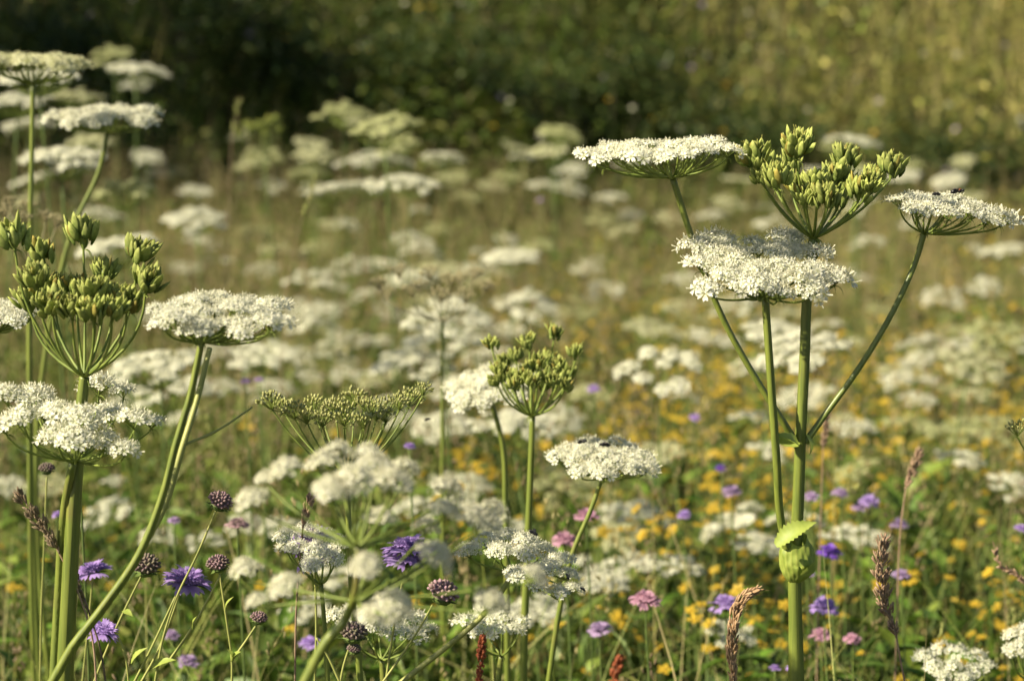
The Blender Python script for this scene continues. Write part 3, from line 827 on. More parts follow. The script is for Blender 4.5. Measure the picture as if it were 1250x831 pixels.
# middle seed head
hs = [(600, 420, 0, 11), (645, 416, .02, 12), (677, 405, .03, 12), (702, 430, 0, 12), (630, 434, .04, 11), (657, 443, -.03, 13), (682, 446, -.03, 12), (609, 452, -.02, 12), (638, 461, -.05, 12), (664, 459, .03, 12), (693, 456, .02, 12), (622, 458, .03, 12), (650, 466, -.07, 11), (676, 464, -.06, 11), (614, 440, .05, 11), (645, 450, .06, 12), (670, 436, .06, 11), (690, 470, -.04, 11), (606, 464, -.03, 11), (628, 468, -.06, 11), (662, 470, .04, 11)]
plant("open green seed head on a straight stem in the middle of the meadow", hs, (650, 508), [(648, 570), (645, 640), (640, 780)], 2.3, 'seed', M_SEED, .0036, .0012, (0, 0, 1), .8, 33, nfr=34)
# umbels close to the plane of focus
plant("white umbel behind the middle seed head, on its own thinner stem", dict(n=20, w=100, H=20, r=15, dome=5), (600, 490), [(613, 540), (617, 620), (619, 760)], 2.5, axis=(-.15, -.25, 1), seed=34)
plant("white umbel with two dark flies sitting on it", dict(n=26, w=112, H=24, r=14, dome=8, dx=0), (735, 583), [(722, 620), (700, 672), (680, 760)], 2.25, axis=(0, -.22, 1), seed=35, r=.0026)
uh = [(572, 672, -.02, 17), (595, 660, 0, 18), (618, 655, .03, 18), (642, 660, .0, 18), (610, 672, -.05, 17), (640, 676, -.05, 18), (664, 672, .02, 18), (684, 684, -.01, 18), (668, 692, -.05, 17), (690, 700, .03, 15), (640, 660, .05, 16), (655, 712, -.07, 15), (680, 722, -.06, 16), (700, 718, .02, 14), (630, 700, -.08, 15)]
plant("sharp spiky white umbel sagging to one side, with a dark bee on top", uh, (626, 697), [(616, 716), (588, 752), (540, 793), (488, 834)], 1.98, ground=(-.42, 0), axis=(.1, -.1, 1), seed=36, bow=.7, r=.0026, fs=.24, nf=40, stem_mat=M_TWIG)
uh = [(350, 656, 0, 16), (372, 650, .03, 17), (395, 655, .02, 16), (412, 664, 0, 15), (362, 668, -.03, 15), (385, 672, -.04, 17), (405, 680, -.03, 15), (380, 688, -.06, 13), (350, 668, .01, 13)]
plant("small sharp white umbel laid over a purple scabious flower", uh, (392, 712), [(396, 760), (400, 831)], 1.97, axis=(0, -.25, 1), seed=37, r=.0022, nf=34)
uh = [(412, 752, 0, 16), (436, 742, .04, 17), (460, 740, .02, 17), (484, 748, 0, 16), (506, 756, .02, 16), (430, 760, -.04, 15), (455, 762, -.05, 16), (480, 770, -.05, 16), (505, 774, -.02, 15), (520, 768, .03, 13)]
plant("white umbel under the fluffy heads beside the brown knob", uh, (466, 805), [(468, 831)], 2.12, axis=(0, -.25, 1), seed=38, nf=24, fs=.3)
uh = [(568, 758, 0, 15), (590, 752, .03, 16), (612, 755, .0, 16), (634, 760, .0, 13), (585, 768, -.04, 14), (606, 770, -.04, 14), (628, 768, -.02, 12)]
plant("low ragged white umbel directly above the red grass spike", uh, (612, 800), [(608, 831)], 2.16, axis=(0, -.2, 1), seed=39, nf=22, fs=.3)
uh = [(1128, 800, 0, 12), (1150, 792, .02, 13), (1172, 796, .0, 13), (1192, 800, .02, 12), (1140, 812, -.04, 12), (1165, 812, -.05, 12), (1188, 818, -.04, 12), (1205, 812, 0, 11), (1150, 824, -.06, 11), (1176, 826, -.06, 11)]
plant("gappy white umbel low at the bottom right of the meadow", uh, (1166, 850), [(1168, 900)], 2.35, axis=(0, -.3, 1), seed=40, nf=16, fs=.32)
uh = [(1240, 775, 0, 16), (1258, 768, 0, 16), (1250, 790, -.03, 15), (1272, 780, 0, 15), (1235, 792, -.03, 12)]
plant("white umbel half cut off by the right border near the bottom corner", uh, (1256, 830), [(1258, 900)], 2.3, axis=(0, -.2, 1), seed=41)
plant("white umbel half cut off by the left border beside the bell-shaped seed head", dict(n=20, w=90, H=22, r=15), (-6, 405), [(-16, 500), (-20, 700)], 2.1, axis=(0, -.15, 1), seed=42)
plant("tall cream umbel high at the left border on an upright stem", dict(n=28, w=118, H=22, r=13, dome=6), (40, 102), [(39, 180), (37, 275), (36, 420)], 2.75, axis=(.03, -.05, 1), seed=43, fm=M_CREAM)
plant("white umbel on a leaning stem just right of the tall cream one", dict(n=26, w=112, H=18, r=13, dome=7), (131, 162), [(122, 205), (92, 272), (60, 400)], 2.9, axis=(-.04, -.12, 1), seed=44)
# brown seeding umbel behind
bh = [(462 + 12 * k + rng.uniform(-5, 5), 345 + 15 * math.sin(k * 2.3), .15 * math.sin(k * 1.9), 12) for k in range(12)]
plant("wide brown umbel gone to seed above the white cluster in mid meadow", bh, (540, 392), [(540, 520), (540, 600)], 3.0, 'young', M_BSEED, .0026, .0007, (0, 0, 1), .9, 45, cat="seed head")
bh = [(x, y, d, 11) for x, y, d in [(12, 246, 0), (35, 250, .1), (5, 258, -.1), (55, 262, .05), (70, 268, 0), (30, 266, -.1)]]
plant("dark brown seeding umbel just above the bell-shaped green seed head", bh, (36, 320), [(36, 420), (36, 600)], 2.7, 'young', M_BSEED, .0026, .0011, (0, 0, 1), .75, 46, cat="seed head")
rng = np.random.default_rng(23)

# near plant with fluffy heads: two umbels on one plant, close to the camera
D = 1.45
rng = np.random.default_rng(51)
foot = to_ground(P(300, 900, D))
np_ = thing("fluffy_umbel_plant", "nearest plant, its loose round fluffy white heads soft and out of focus", "umbel plant", foot)
mb = MB(); tube(mb, spline([foot] + [P(x, y, D) for x, y in [(373, 831), (400, 781), (421, 757), (432, 733)]], 8), [.0042, .0040, .0036, .0032], 14, ridge=.05)
part("stem", mb, M_STEM, np_)
branch([P(421, 757, D), P(434, 720, D - .01), P(437, 668, D - .02)], [.0028, .0024, .0022], np_)
h1 = [(350, 577, 0, 25), (325, 585, .04, 16), (396, 568, .04, 26), (412, 553, .08, 22), (430, 590, -.05, 30), (455, 575, .0, 30), (478, 592, -.02, 28), (405, 600, -.06, 26), (492, 575, .06, 22), (448, 558, .08, 24), (310, 612, 0, 24), (545, 598, .06, 24), (541, 625, .03, 22)]
h2 = [(462, 636, .02, 25), (350, 718, -.02, 27), (300, 698, .05, 26), (446, 692, -.08, 24), (530, 680, -.02, 28), (480, 742, -.07, 30), (598, 738, -.03, 26), (585, 640, .06, 32), (572, 632, .03, 26), (650, 703, -.02, 20), (600, 625, .09, 24), (314, 735, .02, 18), (520, 645, .08, 22), (455, 752, -.03, 24)]
put_umbel(np_, *umbel(P(437, 668, D - .02), [(P(x, y, D + d), size(q * .88, D)) for x, y, d, q in h1], rng, 'puff', .0011, (0, 0, 1), bow=.6, nf=46, fs=.25, zs=.75, cap=1.0, split=True), M_PUFF, names=("umbel", "flower_tuft"))
put_umbel(np_, *umbel(P(432, 733, D), [(P(x, y, D + d), size(q * .82, D)) for x, y, d, q in h2], rng, 'puff', .0010, (0, 0, 1), bow=.5, nf=46, fs=.25, zs=.75, cap=1.0, split=True), M_PUFF, names=("umbel", "flower_tuft"))

# ------------------------------------------------------------------ repeats: umbel plants across the meadow
def proto(style, n, seed, r, dome, gap, jz, **kw):
    rng = np.random.default_rng(seed)
    hd = disc_heads(n, .068, .036, dome, r, rng, gap=gap, jz=jz)
    mr, mf = umbel(np.zeros(3), hd, rng, style, .0010, (0, 0, 1), bow=.8, **kw)
    return mr.mesh("umbel", M_RAY), mf
PRO = {}
for key, style, n, r, dome, gap, jz, m in (("flat", 'flower', 26, .0145, .008, .12, .04, M_WHITE), ("dome", 'flower', 24, .0150, .022, .14, .05, M_WHITE), ("loose", 'flower', 15, .0165, .012, .3, .10, M_WHITE),
                                           ("cream", 'flower', 22, .0150, .012, .12, .05, M_CREAM), ("lime", 'flower', 20, .0150, .014, .12, .06, M_LIME)):
    L = []
    for sd_ in range(4):
        mr, mf = proto(style, n - 2 * (sd_ % 3), 100 + sd_ + len(PRO) * 10, r * (.88 + .05 * sd_), dome * (.6 + .4 * sd_), gap * (1 + .5 * (sd_ % 2)), jz * (1 + .5 * (sd_ % 2)), nf=19, fs=.31, zs=.27, cap=.6)
        L.append((mr, mf.mesh("flowers", m, False)))
    PRO[key] = L
L = []
for sd_ in range(2):
    rng_ = np.random.default_rng(300 + sd_)
    hd = disc_heads(13, .062, .07, .01, .012, rng_, .2, .1)
    mr, mf = umbel(np.zeros(3), hd, rng_, 'seed', .0012, (0, 0, 1), bow=.85, nfr=11)
    L.append((mr.mesh("umbel", M_RAY), mf.mesh("fruits", M_SEED)))
PRO["seed"] = L
STEMS = []
for k in range(4):
    rng_ = np.random.default_rng(400 + k)
    mb = MB()
    b = rng_.normal(0, .05, 2)
    tube(mb, spline([(-b[0], -b[1], 0), (-b[0] * .7 + .01, -b[1] * .6, .35), (-b[0] * .2, -b[1] * .25, .7), (0, 0, 1)], 5), [.0034, .0026, .0020], 8)
    STEMS.append(mb.mesh("stem", M_BRACT))

CAT = [  # px, py, width in photo pixels, kind, hand-written label or None
 (560,592,86,"dome",None),(612,640,80,"loose",None),(505,622,70,"dome",None),(655,742,84,"flat",None),(420,700,84,"loose",None),(340,642,60,"dome",None),(690,690,84,"loose",None),(375,740,70,"flat",None),(48,92,104,"flat","white umbel tucked right under the tall cream one at the left border"),(165,84,74,"flat",None),(168,101,40,"flat",None),(140,68,56,"lime",None),(20,121,90,"flat",None),(92,118,60,"cream",None),(35,152,70,"flat",None),(75,193,108,"flat",None),(45,217,62,"flat",None),(110,172,60,"cream",None),
 (180,190,44,"flat",None),(194,215,36,"dome",None),(238,232,46,"flat",None),(120,263,58,"dome",None),(240,266,80,"flat",None),(148,300,100,"flat",None),(228,325,42,"flat",None),(268,318,44,"flat",None),(322,331,52,"dome",None),(155,235,86,"lime",None),
 (322,168,70,"seed",None),(296,164,32,"cream",None),(322,190,58,"lime",None),(418,139,70,"lime",None),(378,174,46,"cream",None),(383,189,54,"cream",None),(375,212,50,"lime",None),(470,158,92,"lime",None),(450,150,60,"cream",None),(440,196,56,"flat",None),(490,176,60,"lime",None),(480,197,54,"flat",None),
 (412,229,76,"flat",None),(455,226,70,"flat",None),(500,222,76,"flat",None),(540,193,56,"flat",None),(548,216,40,"cream",None),(570,240,40,"lime",None),(640,190,34,"flat",None),(680,164,62,"lime",None),(672,182,56,"cream",None),(700,205,42,"flat",None),(700,231,36,"flat",None),(660,226,40,"flat",None),(620,215,44,"lime",None),
 (746,240,42,"flat",None),(770,262,36,"flat",None),(735,270,40,"lime",None),(600,226,40,"cream",None),(1042,172,64,"flat",None),(1020,182,52,"lime",None),(1106,214,44,"flat",None),(1045,205,60,"lime",None),(890,248,42,"cream",None),(870,262,40,"flat",None),(1225,306,60,"flat",None),(1203,348,46,"dome",None),
 (500,291,46,"dome",None),(480,302,40,"lime",None),(384,306,40,"cream",None),(585,306,28,"flat",None),(740,351,54,"flat",None),(712,365,36,"cream",None),(432,330,58,"dome","domed white umbel, left part of the cluster under the brown seeding umbel"),(402,348,52,"dome",None),(450,360,60,"loose",None),(470,378,56,"loose",None),(372,377,48,"dome",None),
 (560,332,50,"dome",None),(545,386,104,"dome","large domed umbel of many round tufts in the middle of the meadow"),(538,414,98,"dome","large domed umbel directly beneath the domed one in mid meadow"),(642,378,80,"dome","wide domed umbel above and left of the middle seed head"),(620,402,60,"flat",None),(456,416,58,"flat",None),(500,448,104,"dome","pale domed umbel above the yellow-green seeding umbel"),(480,452,60,"dome",None),
 (320,430,92,"flat","greyish umbel right of the wide flat umbel on the leaning stem"),(196,442,122,"flat","pale umbel low behind the stem of the leaning hogweed"),(212,478,100,"dome","dim white umbel second down behind the leaning hogweed's stem"),(262,436,70,"dome",None),(262,470,72,"flat",None),(370,432,54,"flat",None),(330,475,60,"dome",None),
 (541,519,86,"flat","bright tilted umbel right of the yellow-green seeding umbel"),(628,516,116,"dome","round-tufted umbel behind the stem of the middle seed head"),(684,506,60,"dome",None),(560,470,90,"flat","dull umbel left of the middle seed head"),(804,556,80,"cream","tan umbel touching the umbel with two flies"),(690,588,100,"lime","flat greenish umbel beneath the umbel with two flies"),
 (775,628,96,"dome","domed greyish-white umbel below the umbel with two flies"),(752,652,70,"cream",None),(912,640,104,"loose","star-shaped loose umbel left of the leaf sheath"),(925,662,70,"dome",None),(765,690,104,"flat",None),(826,690,64,"dome",None),(738,712,70,"flat",None),(890,768,66,"loose",None),
 (805,444,114,"loose","spreading loose white umbel left of the tall hogweed's thin branch"),(798,402,80,"cream",None),(870,414,72,"flat",None),(950,404,98,"flat","flat white umbel behind the two upright stems of the tall hogweed, upper one"),(980,424,118,"flat","flat white umbel behind the tall hogweed's main stem, lower one"),(898,374,62,"dome",None),(910,452,44,"dome",None),(985,480,78,"flat",None),(918,506,52,"flat",None),(836,485,38,"dome",None),(955,385,60,"cream",None),
 (1040,521,62,"dome",None),(1172,560,66,"dome",None),(1230,590,62,"dome",None),(1128,428,70,"dome","domed white umbel, nearest the right branch of the tall hogweed"),(1180,444,100,"cream",None),(1092,462,46,"flat",None),(1120,486,50,"flat",None),(1190,482,48,"cream",None),(1215,405,80,"lime",None),(1210,435,60,"lime",None),(1150,530,80,"lime",None),(1110,520,70,"lime",None),(1205,520,90,"lime",None),
 (945,548,64,"flat",None),(1045,652,90,"flat",None),(985,640,50,"dome",None),(1050,570,60,"lime",None),(135,621,80,"loose",None),(248,660,56,"loose",None),(190,655,50,"loose",None),(60,590,60,"cream",None),(140,585,30,"flat",None),(10,590,50,"flat",None),(300,640,50,"dome",None),
 (830,372,50,"cream",None),(1075,380,50,"lime",None),(1010,395,44,"flat",None),(660,300,40,"lime",None),(620,330,36,"cream",None)]
rng = np.random.default_rng(60)
for k in range(125):                                                     # more of the same farther off, where the photo is a blur of them
    px = rng.uniform(-60, 1310); py = rng.uniform(178, 330) if k % 5 < 3 else rng.uniform(330, 520)
    if 700 < px < 1250 and py < 250 and rng.random() < .5: py += 60
    CAT.append((px, py, rng.uniform(24, 46) if py < 330 else rng.uniform(34, 58), ["flat", "cream", "loose", "dome", "cream", "lime"][k % 6], None))
for k in range(30):                                                     # the thick drift left of and behind the middle seed head
    CAT.append((rng.uniform(370, 650), rng.uniform(300, 480), rng.uniform(40, 76), ["dome", "flat", "cream", "loose"][k % 4], None))
cells = {}
rows = []
for px, py, w, kd, lab in CAT:
    t = math.tan(math.atan((py - 82) / FPX)); 
    Dm = 10.6
    if t > 0: Dm = min(Dm, (CAM_H - (0.44 if py > 300 else .55)) / t)
    Dd = min(Dm, 400.0 / w * rng.uniform(.95, 1.05)); Dd = max(Dd, 2.3)
    rows.append((px, py, w, kd, lab, Dd))
BANDS = [(160, "near the dark bank's foot"), (235, "in the farthest row before the bank"), (310, "in the far brown grass"), (400, "in the middle of the brown grass"), (500, "in mid meadow"), (620, "among the nearer yellow flowers"), (900, "low in the foreground grass")]
COLS = [(130, "at the left border"), (290, "right of the bell seed head"), (430, "above the fluffy heads"), (570, "left of the middle seed head"), (730, "around the middle seed head"), (880, "left of the tall hogweed"), (1010, "behind the tall hogweed"), (1120, "by the tall hogweed's right branch"), (9999, "at the right border")]
ADJ = dict(flat="flat white", dome="domed white", loose="loose white", cream="cream", lime="greenish", seed="seeding green")
NTH = ["first", "second", "third", "fourth", "fifth", "sixth", "seventh", "eighth", "ninth", "tenth", "eleventh", "twelfth", "thirteenth", "fourteenth", "fifteenth", "sixteenth", "seventeenth", "eighteenth", "nineteenth", "twentieth"]
for q, (px, py, w, kd, lab, Dd) in sorted(enumerate(rows), key=lambda e: e[1][0]):
    if lab is None:
        b = next(s for m, s in BANDS if py < m); c_ = next(s for m, s in COLS if px < m)
        key = (ADJ[kd], b, c_); cells[key] = cells.get(key, 0) + 1
        lab = f"{ADJ[kd]} umbel {b}, {c_}" + (f", {NTH[cells[key] - 1]} from left" if cells[key] > 1 else "")
        words = lab.split()
        if len(words) > 13: lab = " ".join(words).replace("in the farthest row before the bank", "before the bank").replace("around the middle seed head", "by middle seed head").replace("near the dark bank's foot", "near the bank").replace("in the far brown grass", "in far grass").replace("by the tall hogweed's right branch", "by tall hogweed's right branch").replace("second from left", "second").replace("in the middle of the brown grass", "amid brown grass").replace("among the nearer yellow flowers", "among yellow flowers").replace("low in the foreground grass", "low in front")
    top = P(px, py, Dd); sc = size(w, Dd) / .160
    gz = float(ground_z(top[0], top[1]))
    hgt = max(.2, top[2] - gz - .040 * sc)
    root = thing("umbel_plant", lab, "umbel plant", (top[0], top[1], gz), GROUP_U)
    rt = Quaternion((0, 0, 1), rng.uniform(0, 6.28))
    st = link("stem", STEMS[q % 4], root, (0, 0, 0), rt); st.scale = (sc ** .5, sc ** .5, hgt)
    mr, mf = PRO[kd][q % len(PRO[kd])]
    tl = Vector((rng.normal(0, .14), -.12 + rng.normal(0, .13), 1)).to_track_quat('Z', 'Y')
    u = link("umbel", mr, root, (0, 0, hgt), tl @ rt, sc)
    fl = link("flowers" if kd != "seed" else "fruits", mf, u)

# ------------------------------------------------------------------ yellow meadow flowers
YV, YF = blossom_template(5, .18)
DV, DF = ellipsoid(6, 3)
def yellow_proto(seed, nb):
    rng = np.random.default_rng(seed)
    st = MB(); tops = []
    hb = .30
    tube(st, spline([(0, 0, -.02), (.01, 0, .12), (0, .01, .22)], 4), [.0016, .0013], 5)
    for k in range(nb):
        a = rng.uniform(0, 6.28); l = rng.uniform(.01, .055)
        e = np.array([l * math.cos(a), l * math.sin(a), hb + rng.uniform(-.06, .06)])
        s = np.array([0, .01, rng.uniform(.14, .22)])
        tube(st, bez(s, np.array([e[0] * .7, e[1] * .7, (s[2] + e[2]) / 2]), e, 5), [.001, .0007], 4, cap=False)
        tops.append((e, nrm((rng.normal(0, .35), rng.normal(-.25, .35), 1)), rng.uniform(.0068, .0108)))
    lv = MB()
    T = np.c_[rng.normal(0, .02, 10), rng.normal(0, .02, 10), rng.uniform(.03, .22, 10)]
    leaves(st, T, rng.uniform(.02, .04, 10), rng.uniform(.006, .012, 10), None)
    return st, tops
def one_blossom(seed):
    rng = np.random.default_rng(seed)
    mb = MB()
    mb.add(YV + rng.normal(0, .05, YV.shape), YF)
    v2 = YV * .62 + [0, 0, .12]; mb.add(v2 @ np.array([[.81, .59, 0], [-.59, .81, 0], [0, 0, 1]]), YF)
    mb.add(DV * [.25, .25, .2] + [0, 0, .2], DF)
    return mb
BL = [one_blossom(k).mesh("blossom", M_YELLOW) for k in range(4)]
YP, YFAR = [], []
for k in range(6):
    st, tops = yellow_proto(500 + k, 4 + k % 4)
    YP.append((st.mesh("stem", M_BRACT), tops))
    mb = MB()
    for e, nn, r in tops:
        ob = one_blossom(k)
        B = frames(np.array([nn]), rng, False)[0] * r
        for v, f in ((np.concatenate(ob.v) @ B.T + e, ob.f),): mb.add(v, [x for x in f])
    YFAR.append(mb.mesh("blossoms", M_YELLOW))
def far_yellow():
    """the mass of yellow blossoms too far to count"""
    rng = np.random.default_rng(72)
    mb = MB(); T = []
    while len(T) < 300:
        px, py = rng.uniform(300, 1330), rng.uniform(275, 560)
        if rng.random() > np.clip((px - 300) / 600, .08, 1) * (.2 + .8 * math.sin(px * .013 + 1 + py * .011) ** 2): continue
        Dd = (CAM_H - .34) / max(.02, (py - 82) / FPX)
        if 3.5 < Dd < 10.4: T.append(P(px, py, Dd))
    T = np.repeat(np.array(T), 7, axis=0); n = len(T)
    T = T + rng.normal(0, 1, T.shape) * [.07, .09, .045]
    R = frames(np.c_[rng.normal(0, .35, n), rng.normal(-.3, .35, n), np.ones(n)], rng) * rng.uniform(.008, .0135, n)[:, None, None]
    mb.stamp(YV, YF, R, T)
    for k in range(0, n, 2):
        g = np.array([T[k][0], T[k][1], 0.02]); tube(mb2, np.array([g + [.01, 0, 0], (g + T[k]) / 2, T[k]]), .0012, 3, cap=False)
    kind(link("far_yellow_blossoms", mb.mesh("far_yellow_blossoms", M_YELLOW)), 'stuff')
mb2 = MB(); far_yellow()
kind(link("far_yellow_stalks", mb2.mesh("far_yellow_stalks", M_BRACT)), 'stuff')
def ydens(px, py):
    d = .12
    if px > 520: d = .35 + .65 * min(1, (px - 520) / 350)
    if py < 470: d *= (.55 if px > 820 else .25) * max(0, (py - 290) / 180) ** .6
    if px < 500 and py > 600: d *= .55
    return d
rng = np.random.default_rng(70)
YLAB = "small yellow meadow flowers low among the grass"
cnt = 0; tries = 0
while cnt < 285 and tries < 20000:
    tries += 1
    px, py = rng.uniform(-30, 1280), rng.uniform(300, 860)
    if rng.random() > ydens(px, py) * (.55 + .45 * math.sin(px * .021) * math.sin(py * .033 + 1)): continue
    s = rng.uniform(.85, 1.35)
    z = .30 * s
    Dd = (CAM_H - z) / math.tan(math.atan(max(1.0, (py - 82)) / FPX)) if py > 83 else 10
    if not 2.3 < Dd < 10.3: continue
    p = P(px, py, Dd); cnt += 1
    root = thing("yellow_flower", YLAB, "wildflower", (p[0], p[1], float(ground_z(p[0], p[1]))), "yellow flowers in the grass")
    root.rotation_euler = (0, 0, rng.uniform(-.8, .8)); root.scale = (s, s, s)
    k = cnt % 6
    link("stem", YP[k][0], root)
    if Dd < 5.3:
        for e, nn, r in YP[k][1]:
            link("blossom", BL[int(rng.integers(0, 4))], root, e, Vector(nn).to_track_quat('Z', 'Y'), r)
    else:
        link("blossom_spray", YFAR[k], root)

# ------------------------------------------------------------------ scabious: open flowers and spent knobs
def strip_petal():
    v = [[0, -.10, 0], [0, .10, 0], [.6, -.20, .10], [.6, .20, .10], [.86, -.30, .02], [.86, -.1, .05], [.86, .1, .05], [.86, .30, .02], [1.05, -.26, -.06], [1.1, 0, -.02], [1.05, .26, -.06]]
    q = [[0, 2, 3, 1]]; t = [[2, 4, 5], [2, 5, 6], [2, 6, 3], [3, 6, 7], [4, 8, 5], [5, 9, 6], [6, 10, 7]]
    return np.array(v, float), [np.array(q), np.array(t)]
PV, PF = strip_petal()
def scab_flower(mp, mg, c, nor, r, rng):
    B = frames(np.array([nor]), rng, False)[0]
    n = 15
    a = np.arange(n) * 2 * math.pi / n + rng.normal(0, .1, n)
    el = rng.normal(.1, .16, n)
    for ring, (s0, z0, e0, nn) in enumerate(((1.0, 0, .02, n), (.72, .10, .42, 13), (.52, .2, .75, 11))):
        a = np.arange(nn) * 2 * math.pi / nn + rng.normal(0, .14, nn) + ring * .3; el = rng.normal(e0, .16, nn)
        Xd = np.c_[np.cos(a) * np.cos(el), np.sin(a) * np.cos(el), np.sin(el)]
        Yd = np.c_[-np.sin(a), np.cos(a), rng.normal(0, .25, nn)]; Yd /= np.linalg.norm(Yd, axis=1)[:, None]
        Zd = np.cross(Xd, Yd)
        L = r * s0 * rng.uniform(.8, 1.12, nn) * .85
        R = np.stack([Xd * L[:, None], Yd * L[:, None], Zd * L[:, None]], axis=2)
        T = np.c_[np.cos(a) * r * .15, np.sin(a) * r * .15, np.full(nn, z0 * r)]
        mp.stamp(PV, PF, np.einsum('ij,njk->nik', B, R), c + T @ B.T)
    nd = 34
    k = np.arange(nd) + .5; rho = np.sqrt(k / nd) * .5; th = k * 2.39996
    T = np.c_[rho * np.cos(th), rho * np.sin(th), .34 - .5 * rho ** 2] * r
    N = np.c_[rho * np.cos(th), rho * np.sin(th), np.full(nd, .5)] + rng.normal(0, .12, (nd, 3))
    mp.stamp(FV, FF, np.einsum('ij,njk->nik', B, frames(N, rng)) * (r * .16), c + T @ B.T)
    mg.add(c + (EV * [.34, .34, .22] - [0, 0, .12]) * r @ B.T, EF)
    for k in range(9):
        a = k * .698 + .2
        o = B @ np.array([math.cos(a), math.sin(a), -.12]); o2 = B @ np.array([math.cos(a), math.sin(a), -.35])
        blade(mg, c + o2 * r * .2, c + o * r * .85, r * .2, .08, tooth=0, side=B[:, 2], seg=6)
def scab_knob(mk, mg, c, nor, r, rng):
    B = frames(np.array([nor]), rng, False)[0]
    n = 54
    k = np.arange(n) + .5; ph = np.arccos(1 - 1.15 * k / n); th = k * 2.39996
    N = np.c_[np.sin(ph) * np.cos(th), np.sin(ph) * np.sin(th), np.cos(ph)]
    R = np.einsum('ij,njk->nik', B, frames(N + rng.normal(0, .12, N.shape), rng)) * (np.array([.13, .13, .2]) * r)[None, None, :]
    mk.add(c + (EV * [.86, .86, .62]) * r @ B.T, EF)
    mk.stamp(SV, SF, R, c + (N * [.88, .88, .66] * r) @ B.T)
    for k in range(12):
        a = k * .5236
        o = B @ np.array([math.cos(a), math.sin(a), -.25 + rng.normal(0, .1)]); o2 = B @ np.array([math.cos(a), math.sin(a), -.9])
        blade(mg, c + o2 * r * .35, c + o * r * 1.12, r * .34, -.12, tooth=0, side=B[:, 2], seg=6)
    mg.add(c + (EV * [.75, .75, .4] - [0, 0, .38]) * r @ B.T, EF)

def scab_plant(label, D, stems, flowers=(), knobs=(), seed=1, pm=M_PURPLE, km=M_KNOB, group=None, leafs=(), sm=M_TWIG, r=.0012, cat="scabious", name="scabious_plant"):
    rng = np.random.default_rng(seed)
    foot = to_ground(P(*stems[0][0], D))
    root = thing(name, label, cat, foot, group)
    for k, s in enumerate(stems):
        pts = [P(x, y, D) for x, y in s]
        if k == 0: pts = [foot] + pts
        mb = MB(); tube(mb, spline(pts, 7), [r * 1.25, r, r * .85], 8); part("stem", mb, sm, root)
    for x, y, w, nx_, ny_ in flowers:
        a, g = MB(), MB()
        scab_flower(a, g, P(x, y, D), nrm((nx_, ny_, 1)), size(w / 2, D), rng)
        o = part("flower_head", a, pm, root, smooth=False); part("bracts", g, M_BRACT, o)
    for x, y, w, nx_, ny_ in knobs:
        a, g = MB(), MB()
        scab_knob(a, g, P(x, y, D), nrm((nx_, ny_, 1)), size(w / 2, D), rng)
        o = part("seed_knob", a, km, root); part("bracts", g, M_BRACT, o)
    for x0, y0, x1, y1, w in leafs:
        mb = MB(); blade(mb, P(x0, y0, D), P(x1, y1, D - .01), size(w, D), .1, tooth=.15, side=(0, -.5, .8)); part("leaf", mb, M_SHEATH, root)
    return root

SG = None
scab_plant("purple scabious flower, third blossom up between thick stem and leaning stem", 2.15, [[(100, 840), (106, 780), (113, 708)]], [(114, 698, 48, -.1, -.1)], seed=1)
scab_plant("branched scabious with knobbly dark seed head and the purple flower low beside it", 2.0, [[(112, 840), (140, 770), (160, 728), (174, 700)], [(140, 770), (150, 790), (158, 840)]], [(126, 771, 44, .3, -.3)], [(178, 690, 37, .15, -.15)], seed=2, leafs=[(150, 745, 162, 752, 9)])
scab_plant("scabious with the tallest spent head, dark green and mauve, on a long stem", 1.98, [[(188, 840), (200, 775), (215, 730), (240, 678), (264, 622)], [(160, 840), (185, 790), (214, 728)]], [], [(269, 612, 32, .45, -.1)], seed=3, km=M_KNOBP, leafs=[(186, 815, 215, 805, 12), (160, 810, 180, 790, 10)])
scab_plant("open purple scabious bending right between the two spent heads", 2.03, [[(168, 840), (190, 800), (212, 745), (219, 724)]], [(228, 711, 66, .25, -.12)], seed=4)
scab_plant("scabious with a mauve spent head and a small brown one on forked stalks", 1.99, [[(283, 840), (283, 806), (277, 760), (268, 700)], [(283, 806), (298, 785), (312, 764)], [(205, 808), (232, 770), (252, 735), (268, 704)]], [], [(266, 688, 29, -.1, -.1), (316, 754, 22, .2, 0)], seed=5, km=M_KNOBP, leafs=[(283, 806, 277, 792, 10), (283, 806, 294, 795, 10), (236, 768, 240, 752, 7), (275, 745, 285, 728, 6)])
scab_plant("wide purple scabious flower with petals hanging below, behind the fluffy heads", 1.97, [[(470, 840), (480, 770), (494, 700), (499, 682)]], [(500, 672, 72, .0, .12), (497, 682, 60, .1, -.25)], seed=6)
scab_plant("purple scabious mostly hidden by the small sharp white umbel", 2.0, [[(384, 840), (386, 760), (384, 690)]], [(382, 668, 74, 0, -.45)], seed=7)
scab_plant("brown spent scabious head in front of the low white umbel", 1.93, [[(462, 840), (490, 800), (511, 768), (528, 738)]], [], [(541, 723, 40, .35, -.05)], seed=8, km=M_KNOBP, leafs=[(503, 782, 518, 778, 8)])
scab_plant("two dark spent scabious heads below the fluffy white heads", 1.9, [[(414, 840), (420, 810), (428, 785)], [(414, 830), (400, 800), (386, 778)]], [], [(431, 772, 36, .1, 0), (432, 792, 18, .1, 0)], seed=9)
scab_plant("dark spent scabious head near the left border under the ragged umbel", 2.2, [[(50, 760), (55, 640), (57, 582)]], [], [(57, 572, 20, 0, 0)], seed=10)
